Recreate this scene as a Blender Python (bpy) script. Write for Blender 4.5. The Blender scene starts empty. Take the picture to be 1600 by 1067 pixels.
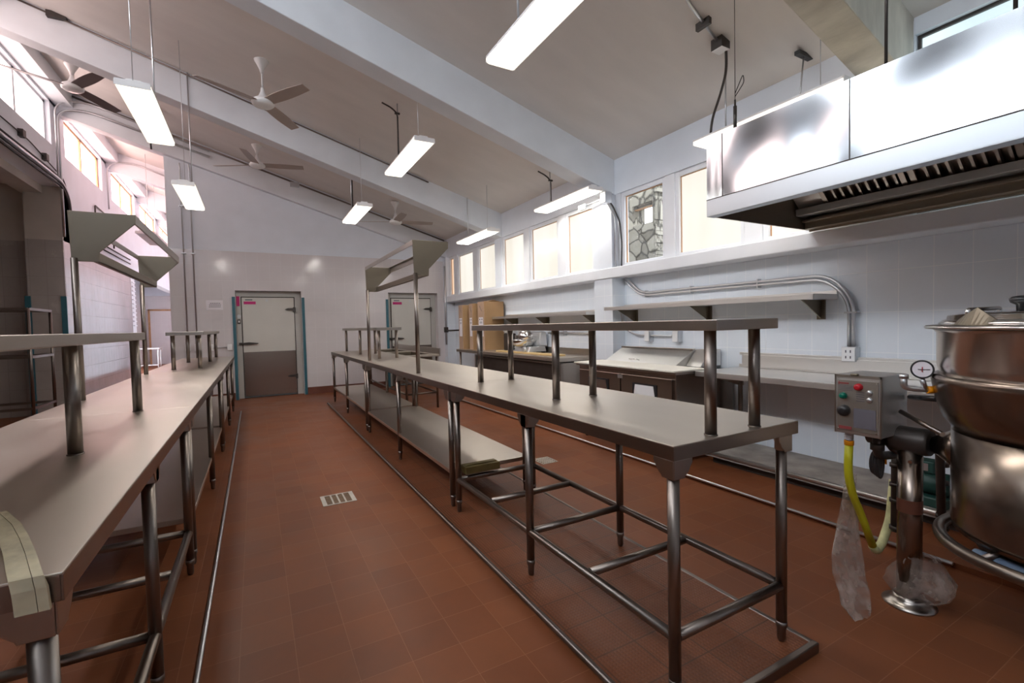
import bpy, math, random
from mathutils import Vector, Matrix
random.seed(7)
sc = bpy.context.scene
C = sc.collection
PI = math.pi

# ---------------------------------------------------------------- camera
F = 726.19
YAW, PITCH, ROLL = 0.505113572, -0.0358393141, -0.0224001246
EYE = Vector((0, 0, 1.32))
fwd = Vector((math.sin(YAW)*math.cos(PITCH), math.cos(YAW)*math.cos(PITCH), math.sin(PITCH)))
rgt = Vector((math.cos(YAW), -math.sin(YAW), 0)); upv = rgt.cross(fwd)
c_, s_ = math.cos(ROLL), math.sin(ROLL)
R_, U_ = c_*rgt + s_*upv, -s_*rgt + c_*upv
cam = bpy.data.cameras.new('camera'); co = bpy.data.objects.new('camera', cam); C.objects.link(co)
cam.sensor_width = 36; cam.lens = F/1600*36; cam.clip_start = .02; cam.clip_end = 200
co.matrix_world = Matrix(((R_.x, U_.x, -fwd.x, EYE.x), (R_.y, U_.y, -fwd.y, EYE.y), (R_.z, U_.z, -fwd.z, EYE.z), (0, 0, 0, 1)))
sc.camera = co

# ---------------------------------------------------------------- world, exposure
sc.view_settings.view_transform = 'Standard'; sc.view_settings.look = 'None'
sc.view_settings.gamma = 1; sc.view_settings.use_curve_mapping = False
sc.view_settings.exposure = 0.66
w = bpy.data.worlds.new('world'); sc.world = w; w.use_nodes = True
bg = w.node_tree.nodes['Background']; bg.inputs[0].default_value = (.86, .93, 1, 1); bg.inputs[1].default_value = 2.4
try:
    sc.cycles.use_denoising = True
    sc.cycles.max_bounces = 10; sc.cycles.diffuse_bounces = 6; sc.cycles.glossy_bounces = 5
    sc.cycles.sample_clamp_indirect = 6
except Exception: pass
LAMP = 20.0         # brightness of the fluorescent diffusers
PANE_R = .62        # daylight in the frosted panes on the right
PANE_L = 11.0        # daylight in the high windows on the left

# ---------------------------------------------------------------- materials
def new_mat(name):
    m = bpy.data.materials.new(name); m.use_nodes = True
    nt = m.node_tree; b = nt.nodes['Principled BSDF']
    return m, nt, b
def setp(b, **k):
    for n, v in k.items():
        n = n.replace('_', ' ')
        if n in b.inputs: b.inputs[n].default_value = v
def noise_var(nt, b, col, amt, scale, stretch=(1, 1, 1), rough=None, ramount=.1, bump=0, bscale=None, coord='Object'):
    tc = nt.nodes.new('ShaderNodeTexCoord'); mp = nt.nodes.new('ShaderNodeMapping')
    nt.links.new(tc.outputs[coord], mp.inputs[0]); mp.inputs['Scale'].default_value = stretch
    nz = nt.nodes.new('ShaderNodeTexNoise'); nz.inputs['Scale'].default_value = scale; nz.inputs['Detail'].default_value = 1.2 if b.inputs['Metallic'].default_value > .5 else 5
    nt.links.new(mp.outputs[0], nz.inputs['Vector'])
    cr = nt.nodes.new('ShaderNodeValToRGB')
    ml = b.inputs['Metallic'].default_value > .5
    if ml and not bump:
        b.inputs['Base Color'].default_value = tuple(col)+(1,); nt.nodes.remove(cr); nt.nodes.remove(nz); nt.nodes.remove(mp); nt.nodes.remove(tc); return None
    lo_, hi_ = (.05, .95) if ml else (.3, .7)
    if ml: nz.inputs['Detail'].default_value = 0
    cr.color_ramp.elements[0].position = lo_; cr.color_ramp.elements[1].position = hi_
    cr.color_ramp.elements[0].color = tuple(max(0, c*(1-amt)) for c in col)+(1,)
    cr.color_ramp.elements[1].color = tuple(min(1, c*(1+amt)) for c in col)+(1,)
    nt.links.new(nz.outputs['Fac'], cr.inputs[0]); nt.links.new(cr.outputs[0], b.inputs['Base Color'])
    if rough is not None:
        mr = nt.nodes.new('ShaderNodeMapRange'); mr.inputs[1].default_value = lo_; mr.inputs[2].default_value = hi_
        mr.inputs[3].default_value = max(0, rough-ramount); mr.inputs[4].default_value = rough+ramount
        nt.links.new(nz.outputs['Fac'], mr.inputs[0]); nt.links.new(mr.outputs[0], b.inputs['Roughness'])
    if bump:
        bp = nt.nodes.new('ShaderNodeBump'); bp.inputs['Strength'].default_value = bump; bp.inputs['Distance'].default_value = .01
        src = nz
        if bscale:
            src = nt.nodes.new('ShaderNodeTexNoise'); src.inputs['Scale'].default_value = bscale
            nt.links.new(mp.outputs[0], src.inputs['Vector'])
        nt.links.new(src.outputs['Fac'], bp.inputs['Height']); nt.links.new(bp.outputs[0], b.inputs['Normal'])
    return mp
def simple(name, col, rough=.5, metal=0, amt=.06, scale=6, stretch=(1, 1, 1), ramount=.06, bump=0, bscale=None, **k):
    m, nt, b = new_mat(name); setp(b, Roughness=rough, Metallic=metal, **k)
    noise_var(nt, b, col, amt, scale, stretch, rough, ramount, bump, bscale)
    return m
def emis(name, col, strength):
    m, nt, b = new_mat(name); setp(b, Roughness=.4)
    b.inputs['Base Color'].default_value = (.8, .8, .8, 1)
    b.inputs['Emission Color'].default_value = tuple(col)+(1,); b.inputs['Emission Strength'].default_value = strength
    return m

M = {}
M['steel'] = simple('brushed_steel', (.44, .40, .36), .30, 1, .06, 2.5, (1, 1, 1), .04)
M['satin'] = simple('satin_steel', (.70, .69, .67), .42, 1, .05, 2.5, (1, 1, 1), .03)  # satin finish; bright colour also carries the reflection of the left windows
M['top'] = simple('worn_steel_top', (.60, .54, .475), .28, 1, .10, 2.2, (2.2, .7, 1), .07)
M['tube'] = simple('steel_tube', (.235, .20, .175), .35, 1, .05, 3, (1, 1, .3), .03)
M['tubelite'] = simple('steel_apron', (.30, .255, .225), .30, 1, .08, 2.5, (1, 1, 1), .04)  # darker than the tabletop: the floor's reflection is put into the colour
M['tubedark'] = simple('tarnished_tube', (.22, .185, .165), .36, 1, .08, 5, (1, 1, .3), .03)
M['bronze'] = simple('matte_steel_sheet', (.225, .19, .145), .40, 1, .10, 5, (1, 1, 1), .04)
M['hood'] = simple('hood_steel', (.47, .50, .53), .15, 1, .04, 2, (1, 1, 1), .02)
M['hoodlip'] = simple('hood_lip_steel', (.55, .585, .625), .38, 1, .04, 2, (1, 1, 1), .03)
M['hoodin'] = simple('hood_inner_steel', (.42, .37, .30), .36, 1, .15, 5)
M['galv'] = simple('galvanised_pipe', (.62, .63, .65), .38, 1, .10, 8)
M['chrome'] = simple('polished_steel', (.70, .69, .68), .12, 1, .05, 5)
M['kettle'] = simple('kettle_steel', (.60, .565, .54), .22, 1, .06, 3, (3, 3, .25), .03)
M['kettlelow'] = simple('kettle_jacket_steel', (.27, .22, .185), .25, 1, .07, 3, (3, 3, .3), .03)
M['plaster'] = simple('white_plaster', (.77, .81, .875), .6, 0, .03, 3, bump=.08, bscale=25)
M['beam'] = simple('painted_beam', (.75, .785, .83), .55, 0, .05, 2.5, bump=.12, bscale=14)
M['ceil'] = simple('ceiling_plaster', (.70, .665, .635), .62, 0, .05, 1.4, (1, 2.5, 1), bump=.10, bscale=9)
M['concrete'] = simple('bare_beam_concrete', (.56, .53, .46), .7, 0, .18, 3, (3, 1, 1), bump=.3, bscale=18)
M['annex'] = simple('beige_wall_paint', (.55, .50, .45), .7, 0, .10, 2)  # beige, slightly uneven tone for the passage walls
M['frame'] = simple('white_window_frame', (.80, .82, .86), .4, 0, .03, 4)
M['wood'] = simple('orange_wood_frame', (.50, .27, .13), .5, 0, .15, 6)
M['redbase'] = simple('red_brown_tile', (.15, .055, .035), .35, 0, .15, 8)
M['doorw'] = simple('cold_door_enamel', (.62, .60, .55), .35, 0, .04, 2)
M['doorf'] = simple('cold_door_frame', (.50, .49, .46), .4, 0, .05, 2)
M['kick'] = simple('kick_plate', (.36, .31, .27), .22, 1)
M['gasket'] = simple('black_gasket', (.03, .02, .015), .6, 0, .1, 8)
M['black'] = simple('black_plastic', (.018, .018, .02), .35, 0, .1, 8)
M['iron'] = simple('dark_cast_iron', (.07, .06, .055), .45, .6, .2, 10)
M['cable'] = simple('dark_cable', (.035, .03, .03), .6, 0, .1, 8)
M['teal'] = simple('teal_guard', (.03, .13, .17), .45, 0, .12, 6)
M['magenta'] = simple('magenta_sticker', (.55, .0, .16), .4, 0, .03, 4)
M['white'] = simple('white_enamel', (.82, .82, .82), .35, 0, .03, 4)
M['paper'] = simple('paper', (.84, .80, .84), .8, 0, .02, 4)
M['ink'] = simple('grey_ink', (.12, .11, .13), .8, 0, .05, 4)
M['fanblade'] = simple('fan_blade', (.40, .33, .29), .45, 0, .05, 4)
M['fanshaded'] = simple('shaded_fan_blade', (.13, .10, .095), .45, 0, .05, 4)  # fan blade with the shade of its underside put into the colour
M['card'] = simple('cardboard', (.34, .205, .10), .8, 0, .06, 5, bump=.05, bscale=60)
M['cardlit'] = simple('cardboard_lit_front', (.46, .31, .215), .8, 0, .06, 5)  # front of the same cardboard, its lighter lit side put into the colour
M['board'] = simple('wooden_board', (.66, .47, .22), .55, 0, .12, 4, (1, .2, 1))
M['plank'] = simple('grimy_plank', (.13, .09, .025), .6, 0, .3, 14)
M['poly'] = simple('white_cutting_board', (.80, .76, .68), .5, 0, .03, 4)
M['strap'] = simple('dirty_beige_trim', (.60, .53, .36), .55, 0, .22, 12, bump=.2, bscale=30)
M['slab'] = simple('rough_grey_slab', (.33, .29, .26), .8, 0, .35, 5, bump=.5, bscale=9)
M['slicer'] = simple('slicer_casting', (.70, .71, .72), .3, .6, .04, 6)
M['yellow'] = simple('yellow_hose', (.62, .60, .02), .4, 0, .08, 8)
M['paleyellow'] = simple('taped_hose', (.60, .58, .30), .55, 0, .25, 18, bump=.3, bscale=40)
M['orange'] = simple('orange_fitting', (.85, .30, .0), .4, 0, .04, 8)
M['redink'] = simple('red_print', (.30, .06, .06), .5)
M['red'] = simple('red_lens', (.48, .01, .02), .25, 0, .04, 8)
M['green'] = simple('green_lens', (.0, .14, .09), .25, 0, .04, 8)
M['motor'] = simple('green_motor_paint', (.012, .055, .045), .5, 0, .1, 8)
M['bluepipe'] = simple('blue_grey_pipe', (.16, .22, .32), .45, 0, .1, 8)
M['plate'] = simple('etched_face_plate', (.36, .33, .29), .4, .8, .22, 16)
M['grate'] = simple('drain_grate', (.52, .47, .41), .5, .3, .15, 14)
M['grit'] = simple('drain_grit', (.16, .10, .06), .9, 0, .4, 60)
M['stone'] = simple('rubble_stone', (.42, .39, .34), .9, 0, .35, 6, bump=1, bscale=9)
M['tar'] = simple('roof_dark', (.1, .1, .1), .9)
M['brownwall'] = simple('brown_outer_wall', (.62, .45, .33), .9)
M['lampedge'] = simple('lamp_housing', (.80, .78, .78), .4, 0, .03, 4)

def smudge(m, rough, amt, scale, stretch):
    nt = m.node_tree; b = nt.nodes['Principled BSDF']
    tc = nt.nodes.new('ShaderNodeTexCoord'); mp = nt.nodes.new('ShaderNodeMapping'); mp.inputs['Scale'].default_value = stretch
    nz = nt.nodes.new('ShaderNodeTexNoise'); nz.inputs['Scale'].default_value = scale; nz.inputs['Detail'].default_value = 3
    nt.links.new(tc.outputs['Object'], mp.inputs[0]); nt.links.new(mp.outputs[0], nz.inputs['Vector'])
    mr = nt.nodes.new('ShaderNodeMapRange'); mr.inputs[1].default_value = 0; mr.inputs[2].default_value = 1
    mr.inputs[1].default_value = .2; mr.inputs[2].default_value = .8; mr.inputs[3].default_value = max(.29, rough-amt) if rough > .28 else rough-amt; mr.inputs[4].default_value = rough+amt
    nt.links.new(nz.outputs['Fac'], mr.inputs[0]); nt.links.new(mr.outputs[0], b.inputs['Roughness'])
smudge(M['top'], .355, .13, 2.6, (1, .5, 1)); smudge(M['hood'], .15, .05, 3.0, (1, 1, 1))
def rubble(m):
    nt = m.node_tree; b = nt.nodes['Principled BSDF']
    tc = nt.nodes.new('ShaderNodeTexCoord'); vo = nt.nodes.new('ShaderNodeTexVoronoi'); vo.feature = 'DISTANCE_TO_EDGE'; vo.inputs['Scale'].default_value = 5
    vc = nt.nodes.new('ShaderNodeTexVoronoi'); vc.inputs['Scale'].default_value = 5
    nz = nt.nodes.new('ShaderNodeTexNoise'); nz.inputs['Scale'].default_value = 4; nz.inputs['Detail'].default_value = 4
    ad = nt.nodes.new('ShaderNodeVectorMath'); ad.operation = 'MULTIPLY_ADD'; ad.inputs[1].default_value = (.35, .35, .35)
    nt.links.new(nz.outputs['Color'], ad.inputs[0]); nt.links.new(tc.outputs['Object'], ad.inputs[2])
    nt.links.new(ad.outputs[0], vo.inputs['Vector']); nt.links.new(ad.outputs[0], vc.inputs['Vector'])
    c1 = nt.nodes.new('ShaderNodeValToRGB'); c1.color_ramp.elements[0].color = (.10, .09, .07, 1); c1.color_ramp.elements[1].position = .10; c1.color_ramp.elements[1].color = (1, 1, 1, 1)
    nt.links.new(vo.outputs['Distance'], c1.inputs[0])
    c2 = nt.nodes.new('ShaderNodeValToRGB'); c2.color_ramp.elements[0].color = (.20, .18, .14, 1); c2.color_ramp.elements[1].color = (.50, .46, .38, 1)
    sp = nt.nodes.new('ShaderNodeSeparateColor'); nt.links.new(vc.outputs['Color'], sp.inputs[0]); nt.links.new(sp.outputs[0], c2.inputs[0])
    mx = nt.nodes.new('ShaderNodeVectorMath'); mx.operation = 'MULTIPLY'; nt.links.new(c1.outputs[0], mx.inputs[0]); nt.links.new(c2.outputs[0], mx.inputs[1])
    nt.links.new(mx.outputs[0], b.inputs['Base Color'])
rubble(M['stone'])
def glassy(name, col, alpha, rough):
    m, nt, b = new_mat(name)
    tr = nt.nodes.new('ShaderNodeBsdfTransparent'); tr.inputs[0].default_value = (1, 1, 1, 1)
    mix = nt.nodes.new('ShaderNodeMixShader'); out = nt.nodes['Material Output']
    setp(b, Roughness=rough); b.inputs['Base Color'].default_value = tuple(col)+(1,)
    nz = nt.nodes.new('ShaderNodeTexNoise'); nz.inputs['Scale'].default_value = 14; nz.inputs['Detail'].default_value = 6
    tc = nt.nodes.new('ShaderNodeTexCoord'); nt.links.new(tc.outputs['Object'], nz.inputs['Vector'])
    mr = nt.nodes.new('ShaderNodeMapRange'); mr.inputs[1].default_value = .35; mr.inputs[2].default_value = .7
    mr.inputs[3].default_value = alpha*.35; mr.inputs[4].default_value = min(1, alpha*1.8)
    nt.links.new(nz.outputs['Fac'], mr.inputs[0]); nt.links.new(mr.outputs[0], mix.inputs[0])
    nt.links.new(tr.outputs[0], mix.inputs[1]); nt.links.new(b.outputs[0], mix.inputs[2]); nt.links.new(mix.outputs[0], out.inputs[0])
    bp = nt.nodes.new('ShaderNodeBump'); bp.inputs['Strength'].default_value = .6; bp.inputs['Distance'].default_value = .02
    nt.links.new(nz.outputs['Fac'], bp.inputs['Height']); nt.links.new(bp.outputs[0], b.inputs['Normal'])
    return m
M['bag'] = glassy('clear_plastic_bag', (.55, .47, .42), .38, .2)
M['clear'] = glassy('clear_window_glass', (.9, .95, 1), .05, .05)

def frosted(name, c1, c2, strength, zlo, zhi):
    # frosted glass lit by the daylight behind it, a little uneven
    m, nt, b = new_mat(name); setp(b, Roughness=.25)
    b.inputs['Base Color'].default_value = (.12, .12, .12, 1)
    tc = nt.nodes.new('ShaderNodeTexCoord'); nz = nt.nodes.new('ShaderNodeTexNoise'); nz.inputs['Scale'].default_value = .9
    mp = nt.nodes.new('ShaderNodeMapping'); mp.inputs['Scale'].default_value = (1, 2.2, .5)
    nt.links.new(tc.outputs['Object'], mp.inputs[0]); nt.links.new(mp.outputs[0], nz.inputs['Vector'])
    cr = nt.nodes.new('ShaderNodeValToRGB'); cr.color_ramp.elements[0].position = .35; cr.color_ramp.elements[1].position = .65
    cr.color_ramp.elements[0].color = tuple(c1)+(1,); cr.color_ramp.elements[1].color = tuple(c2)+(1,)
    nt.links.new(nz.outputs['Fac'], cr.inputs[0]); nt.links.new(cr.outputs[0], b.inputs['Emission Color'])
    b.inputs['Emission Strength'].default_value = strength
    return m
M['pane'] = frosted('frosted_pane', (.88, .82, .71), (.98, .95, .87), PANE_R, 2, 3)
M['panebrown'] = frosted('frosted_pane_brown', (.52, .33, .21), (.62, .43, .29), .9, 2, 3)
M['panel'] = frosted('high_window_pane', (.86, .92, 1), (.92, .96, 1), PANE_L, 4, 5)
M['panelpink'] = frosted('side_high_window_pane', (1, .74, .70), (1, .82, .78), PANE_L*.30, 4, 5)
M['panelfar'] = frosted('far_high_window_pane', (1, .62, .57), (1, .70, .65), PANE_L*.62, 4, 5)
M['paneblue'] = frosted('bluish_pane', (.42, .55, .60), (.62, .74, .78), .9, 2, 3)
def diffuser():
    m, nt, b = new_mat('lit_diffuser'); setp(b, Roughness=.3)
    b.inputs['Base Color'].default_value = (.8, .8, .75, 1)
    b.inputs['Emission Color'].default_value = (1, .96, .90, 1); b.inputs['Emission Strength'].default_value = LAMP
    return m
M['lit'] = diffuser()
M['litend'] = emis('lit_diffuser_end', (1, .90, .72), 1.15)
M['litmid'] = emis('lit_diffuser_middle', (1, .96, .88), 3.0)

def grid_mat(name, ax, cols, mortar, bw, rh, ms, off, rough, bump=.25, dots=False, offset=0.0, stain=.1, spec=.5):
    m, nt, b = new_mat(name); setp(b, Roughness=rough); b.inputs['Specular IOR Level'].default_value = spec
    tc = nt.nodes.new('ShaderNodeTexCoord'); sx = nt.nodes.new('ShaderNodeSeparateXYZ'); cx = nt.nodes.new('ShaderNodeCombineXYZ')
    nt.links.new(tc.outputs['Object'], sx.inputs[0])
    for i, a in enumerate(ax):
        ad = nt.nodes.new('ShaderNodeMath'); ad.operation = 'ADD'; ad.inputs[1].default_value = off[i]
        nt.links.new(sx.outputs[a], ad.inputs[0]); nt.links.new(ad.outputs[0], cx.inputs[i])
    br = nt.nodes.new('ShaderNodeTexBrick'); br.offset = offset; br.squash = 1
    nt.links.new(cx.outputs[0], br.inputs['Vector'])
    br.inputs['Scale'].default_value = 1; br.inputs['Brick Width'].default_value = bw; br.inputs['Row Height'].default_value = rh
    br.inputs['Mortar Size'].default_value = ms; br.inputs['Mortar Smooth'].default_value = .3; br.inputs['Bias'].default_value = 0
    br.inputs['Color1'].default_value = tuple(cols[0])+(1,); br.inputs['Color2'].default_value = tuple(cols[1])+(1,); br.inputs['Mortar'].default_value = tuple(mortar)+(1,)
    nz = nt.nodes.new('ShaderNodeTexNoise'); nz.inputs['Scale'].default_value = 1.3; nz.inputs['Detail'].default_value = 7; nz.inputs['Roughness'].default_value = .65
    nt.links.new(tc.outputs['Object'], nz.inputs['Vector'])
    mr = nt.nodes.new('ShaderNodeMapRange'); mr.inputs[1].default_value = .3; mr.inputs[2].default_value = .7
    mr.inputs[3].default_value = 1-stain; mr.inputs[4].default_value = 1+stain
    nt.links.new(nz.outputs['Fac'], mr.inputs[0])
    mx = nt.nodes.new('ShaderNodeVectorMath'); mx.operation = 'SCALE'
    nt.links.new(br.outputs['Color'], mx.inputs[0]); nt.links.new(mr.outputs[0], mx.inputs['Scale']); nt.links.new(mx.outputs[0], b.inputs['Base Color'])
    rr = nt.nodes.new('ShaderNodeMapRange'); rr.inputs[1].default_value = .3; rr.inputs[2].default_value = .7
    rr.inputs[3].default_value = rough*.75; rr.inputs[4].default_value = rough*1.25
    nt.links.new(nz.outputs['Fac'], rr.inputs[0]); nt.links.new(rr.outputs[0], b.inputs['Roughness'])
    bp = nt.nodes.new('ShaderNodeBump'); bp.invert = True; bp.inputs['Strength'].default_value = bump; bp.inputs['Distance'].default_value = .004
    h = br.outputs['Fac']
    if dots:
        vo = nt.nodes.new('ShaderNodeTexVoronoi'); vo.inputs['Scale'].default_value = 62; vo.inputs['Randomness'].default_value = 0
        nt.links.new(tc.outputs['Object'], vo.inputs['Vector'])
        ss = nt.nodes.new('ShaderNodeMapRange'); ss.inputs[1].default_value = .25; ss.inputs[2].default_value = .45
        nt.links.new(vo.outputs['Distance'], ss.inputs[0])
        ad = nt.nodes.new('ShaderNodeMath'); ad.operation = 'MAXIMUM'
        nt.links.new(br.outputs['Fac'], ad.inputs[0]); nt.links.new(ss.outputs[0], ad.inputs[1]); h = ad.outputs[0]
    nt.links.new(h, bp.inputs['Height']); nt.links.new(bp.outputs[0], b.inputs['Normal'])
    return m
M['floor'] = grid_mat('terracotta_floor_tile', (0, 1), ((.225, .075, .030), (.190, .061, .025)), (.28, .115, .055), .2, .194, .0014, (.1+10, -.025+10*.194+.0), .45, .25, stain=.18, spec=.28)
M['floordots'] = grid_mat('dotted_terracotta_tile', (0, 1), ((.195, .066, .028), (.155, .052, .022)), (.085, .034, .018), .2, .194, .003, (.1+10, -.025+10*.194), .42, .35, dots=True, stain=.2, spec=.3)
M['tileR'] = grid_mat('white_wall_tile_side', (1, 2), ((.77, .82, .88), (.76, .81, .87)), (.92, .94, .96), .2, .305, .0022, (10, -.135+3.05), .14, .3, stain=.03)
M['tileB'] = grid_mat('white_wall_tile_back', (0, 2), ((.69, .65, .655), (.68, .64, .645)), (.76, .73, .73), .2, .305, .0022, (10.1, -.135+3.05), .13, .3, stain=.03)
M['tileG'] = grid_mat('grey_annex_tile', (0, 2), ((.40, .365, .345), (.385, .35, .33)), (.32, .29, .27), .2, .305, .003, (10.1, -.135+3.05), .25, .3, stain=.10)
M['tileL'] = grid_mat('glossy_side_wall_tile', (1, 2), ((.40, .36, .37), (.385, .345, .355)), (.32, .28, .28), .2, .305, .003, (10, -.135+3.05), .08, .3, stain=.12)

# ---------------------------------------------------------------- mesh builder
class MB:
    def __init__(s): s.v = []; s.f = []; s.sm = []; s.mi = []; s.cur = 0
    def add(s, vs, fs, smooth=False):
        o = len(s.v); s.v += [tuple(v) for v in vs]
        for f in fs: s.f.append([i+o for i in f]); s.sm.append(smooth); s.mi.append(s.cur)
        return s
    def box(s, x0, x1, y0, y1, z0, z1):
        if x0 > x1: x0, x1 = x1, x0
        if y0 > y1: y0, y1 = y1, y0
        if z0 > z1: z0, z1 = z1, z0
        return s.add([(x0, y0, z0), (x1, y0, z0), (x1, y1, z0), (x0, y1, z0), (x0, y0, z1), (x1, y0, z1), (x1, y1, z1), (x0, y1, z1)],
                     [(0, 3, 2, 1), (4, 5, 6, 7), (0, 1, 5, 4), (1, 2, 6, 5), (2, 3, 7, 6), (3, 0, 4, 7)])
    def prism(s, poly, axis, a, b, smooth=False):
        # polygon in the two other axes (in xyz order), extruded along axis from a to b
        n = len(poly)
        ar = sum(poly[i][0]*poly[(i+1) % n][1]-poly[(i+1) % n][0]*poly[i][1] for i in range(n))
        def P(u, v, t): return {'x': (t, u, v), 'y': (u, t, v), 'z': (u, v, t)}[axis]
        vs = [P(u, v, a) for u, v in poly]+[P(u, v, b) for u, v in poly]
        flip = (ar < 0) ^ (axis == 'y') ^ (b < a)
        fs = [list(range(n))[::-1], list(range(n, 2*n))]+[(i, (i+1) % n, n+(i+1) % n, n+i) for i in range(n)]
        if flip: fs = [list(f)[::-1] for f in fs]
        return s.add(vs, fs, smooth)
    def tube(s, pts, r, seg=12, rr=None, caps=True):
        pts = [Vector(p) for p in pts]; n = len(pts); vs = []
        t0 = (pts[1]-pts[0]).normalized(); ref = Vector((0, 0, 1)) if abs(t0.z) < .9 else Vector((1, 0, 0))
        u = t0.cross(ref).normalized()
        for i, p in enumerate(pts):
            t = ((pts[min(i+1, n-1)]-pts[max(i-1, 0)])).normalized()
            if i and i < n-1:
                a = (pts[i]-pts[i-1]).normalized(); b = (pts[i+1]-pts[i]).normalized(); t = (a+b).normalized(); k = 1/max(.35, math.sqrt((1+a.dot(b))/2))
            else: k = 1
            u = (u-t*u.dot(t)).normalized(); w_ = t.cross(u); q = (rr[i] if rr else r)
            for j in range(seg):
                a_ = 2*PI*j/seg; vs.append(p+(u*math.cos(a_)+w_*math.sin(a_))*q)
        fs = []
        for i in range(n-1):
            for j in range(seg):
                fs.append((i*seg+j, i*seg+(j+1) % seg, (i+1)*seg+(j+1) % seg, (i+1)*seg+j))
        s.add(vs, fs, True)
        if caps:
            o = len(s.v)-len(vs)
            for f in ([o+j for j in range(seg)][::-1], [o+(n-1)*seg+j for j in range(seg)]):
                s.f.append(f); s.sm.append(False); s.mi.append(s.cur)
        return s
    def lathe(s, prof, c=(0, 0, 0), seg=32, axis='z', cap=True):
        n = len(prof); vs = []
        for r, h in prof:
            for j in range(seg):
                a = 2*PI*j/seg; u, v = r*math.cos(a), r*math.sin(a)
                p = {'z': (u, v, h), 'x': (h, u, v), 'y': (v, h, u)}[axis]
                vs.append((p[0]+c[0], p[1]+c[1], p[2]+c[2]))
        fs = [(i*seg+j, i*seg+(j+1) % seg, (i+1)*seg+(j+1) % seg, (i+1)*seg+j) for i in range(n-1) for j in range(seg)]
        up = prof[-1][1] >= prof[0][1]
        s.add(vs, fs if up else [f[::-1] for f in fs], True)
        if cap:
            o = len(s.v)-len(vs)
            s.f.append([o+j for j in range(seg)][::-1]); s.sm.append(False); s.mi.append(s.cur)
            s.f.append([o+(n-1)*seg+j for j in range(seg)]); s.sm.append(False); s.mi.append(s.cur)
        return s
def bend(pts, r=.05, n=6):
    # polyline with rounded corners
    P = [Vector(p) for p in pts]; out = [P[0]]
    for i in range(1, len(P)-1):
        a = (P[i-1]-P[i]); b = (P[i+1]-P[i]); q = min(r, a.length*.49, b.length*.49)
        A = P[i]+a.normalized()*q; B = P[i]+b.normalized()*q
        for k in range(n+1):
            t = k/n; out.append(A*(1-t)**2+P[i]*2*t*(1-t)+B*t*t)
    out.append(P[-1]); return out
def obj(name, mb, mats, parent=None, bevel=0, label=None, loc=None):
    me = bpy.data.meshes.new(name); me.from_pydata(mb.v, [], mb.f)
    mats = mats if isinstance(mats, (list, tuple)) else [mats]
    for m in mats: me.materials.append(M[m])
    me.polygons.foreach_set('use_smooth', mb.sm); me.polygons.foreach_set('material_index', mb.mi); me.update()
    o = bpy.data.objects.new(name, me); C.objects.link(o)
    if parent: o.parent = parent
    if loc: o.location = loc
    if bevel:
        md = o.modifiers.new('bevel', 'BEVEL'); md.width = bevel; md.segments = 2; md.limit_method = 'ANGLE'; md.angle_limit = math.radians(40)
    if label: o['label'] = label
    return o
def thing(name, label, cat, loc=(0, 0, 0), group=None, rz=0):
    o = bpy.data.objects.new(name, None); C.objects.link(o); o.location = loc; o.rotation_euler[2] = rz
    o.empty_display_size = .1; o['label'] = label; o['category'] = cat
    if group: o['group'] = group
    return o
def tag(o, label, cat, group=None):
    o['label'] = label; o['category'] = cat
    if group: o['group'] = group
    return o
def struct(name, mb, mats, parent=None, bevel=0):
    o = obj(name, mb, mats, parent, bevel)
    if not parent: o['kind'] = 'structure'
    return o
def sroot(name, loc=(0, 0, 0)):
    o = bpy.data.objects.new(name, None); C.objects.link(o); o.location = loc; o['kind'] = 'structure'; return o
def B(*a): return MB().box(*a)
def T(pts, r, seg=12): return MB().tube(pts, r, seg)

def ceil_z(x): return 4.51-.30*x
def beam_z(x): return 4.09-.30*x
YB, XR, XL = 10.30, 4.10, -2.68      # back wall, right wall, left wall
PL = .03                             # tiled plinth height

# ================================================================ SETTING
fl = MB(); fl.box(-6.3, 4.4, -2.6, YB+.42, -.1, 0); fl.box(-2.9, -1.0, YB+.42, 24.5, -.1, 0); fl.box(-8.1, -2.9, 14.9, 24.5, -.1, 0)
struct('floor', fl, 'floor')
struct('trim_1', B(1.085, 1.895, 1.015, 8.66, 0, PL), 'floordots')
struct('trim_2', B(-1.3, -.25, -1.2, 8.66, 0, PL), 'floor')
struct('trim_3', B(3.145, 4.1, -2.2, 7.9, 0, PL), 'floor')
e = MB()
e.tube([(1.074, 8.67, .022), (1.074, 1.0, .022)], .014, 10); e.tube([(1.9, 1.0, .022), (1.9, 8.67, .022)], .014, 10); e.box(1.066, 1.9, .99, 1.016, 0, .042)
o = struct('trim_4', e, 'tubedark', bevel=.004); o['label'] = 'dark metal edging around the tiled plinth of the right table row'
struct('trim_5', MB().tube([(-.237, -1.2, .022), (-.237, 8.67, .022)], .010, 10), 'galv')
struct('trim_6', MB().tube([(3.133, .98, .026), (3.133, 7.9, .026)], .010, 10), 'satin')

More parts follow.
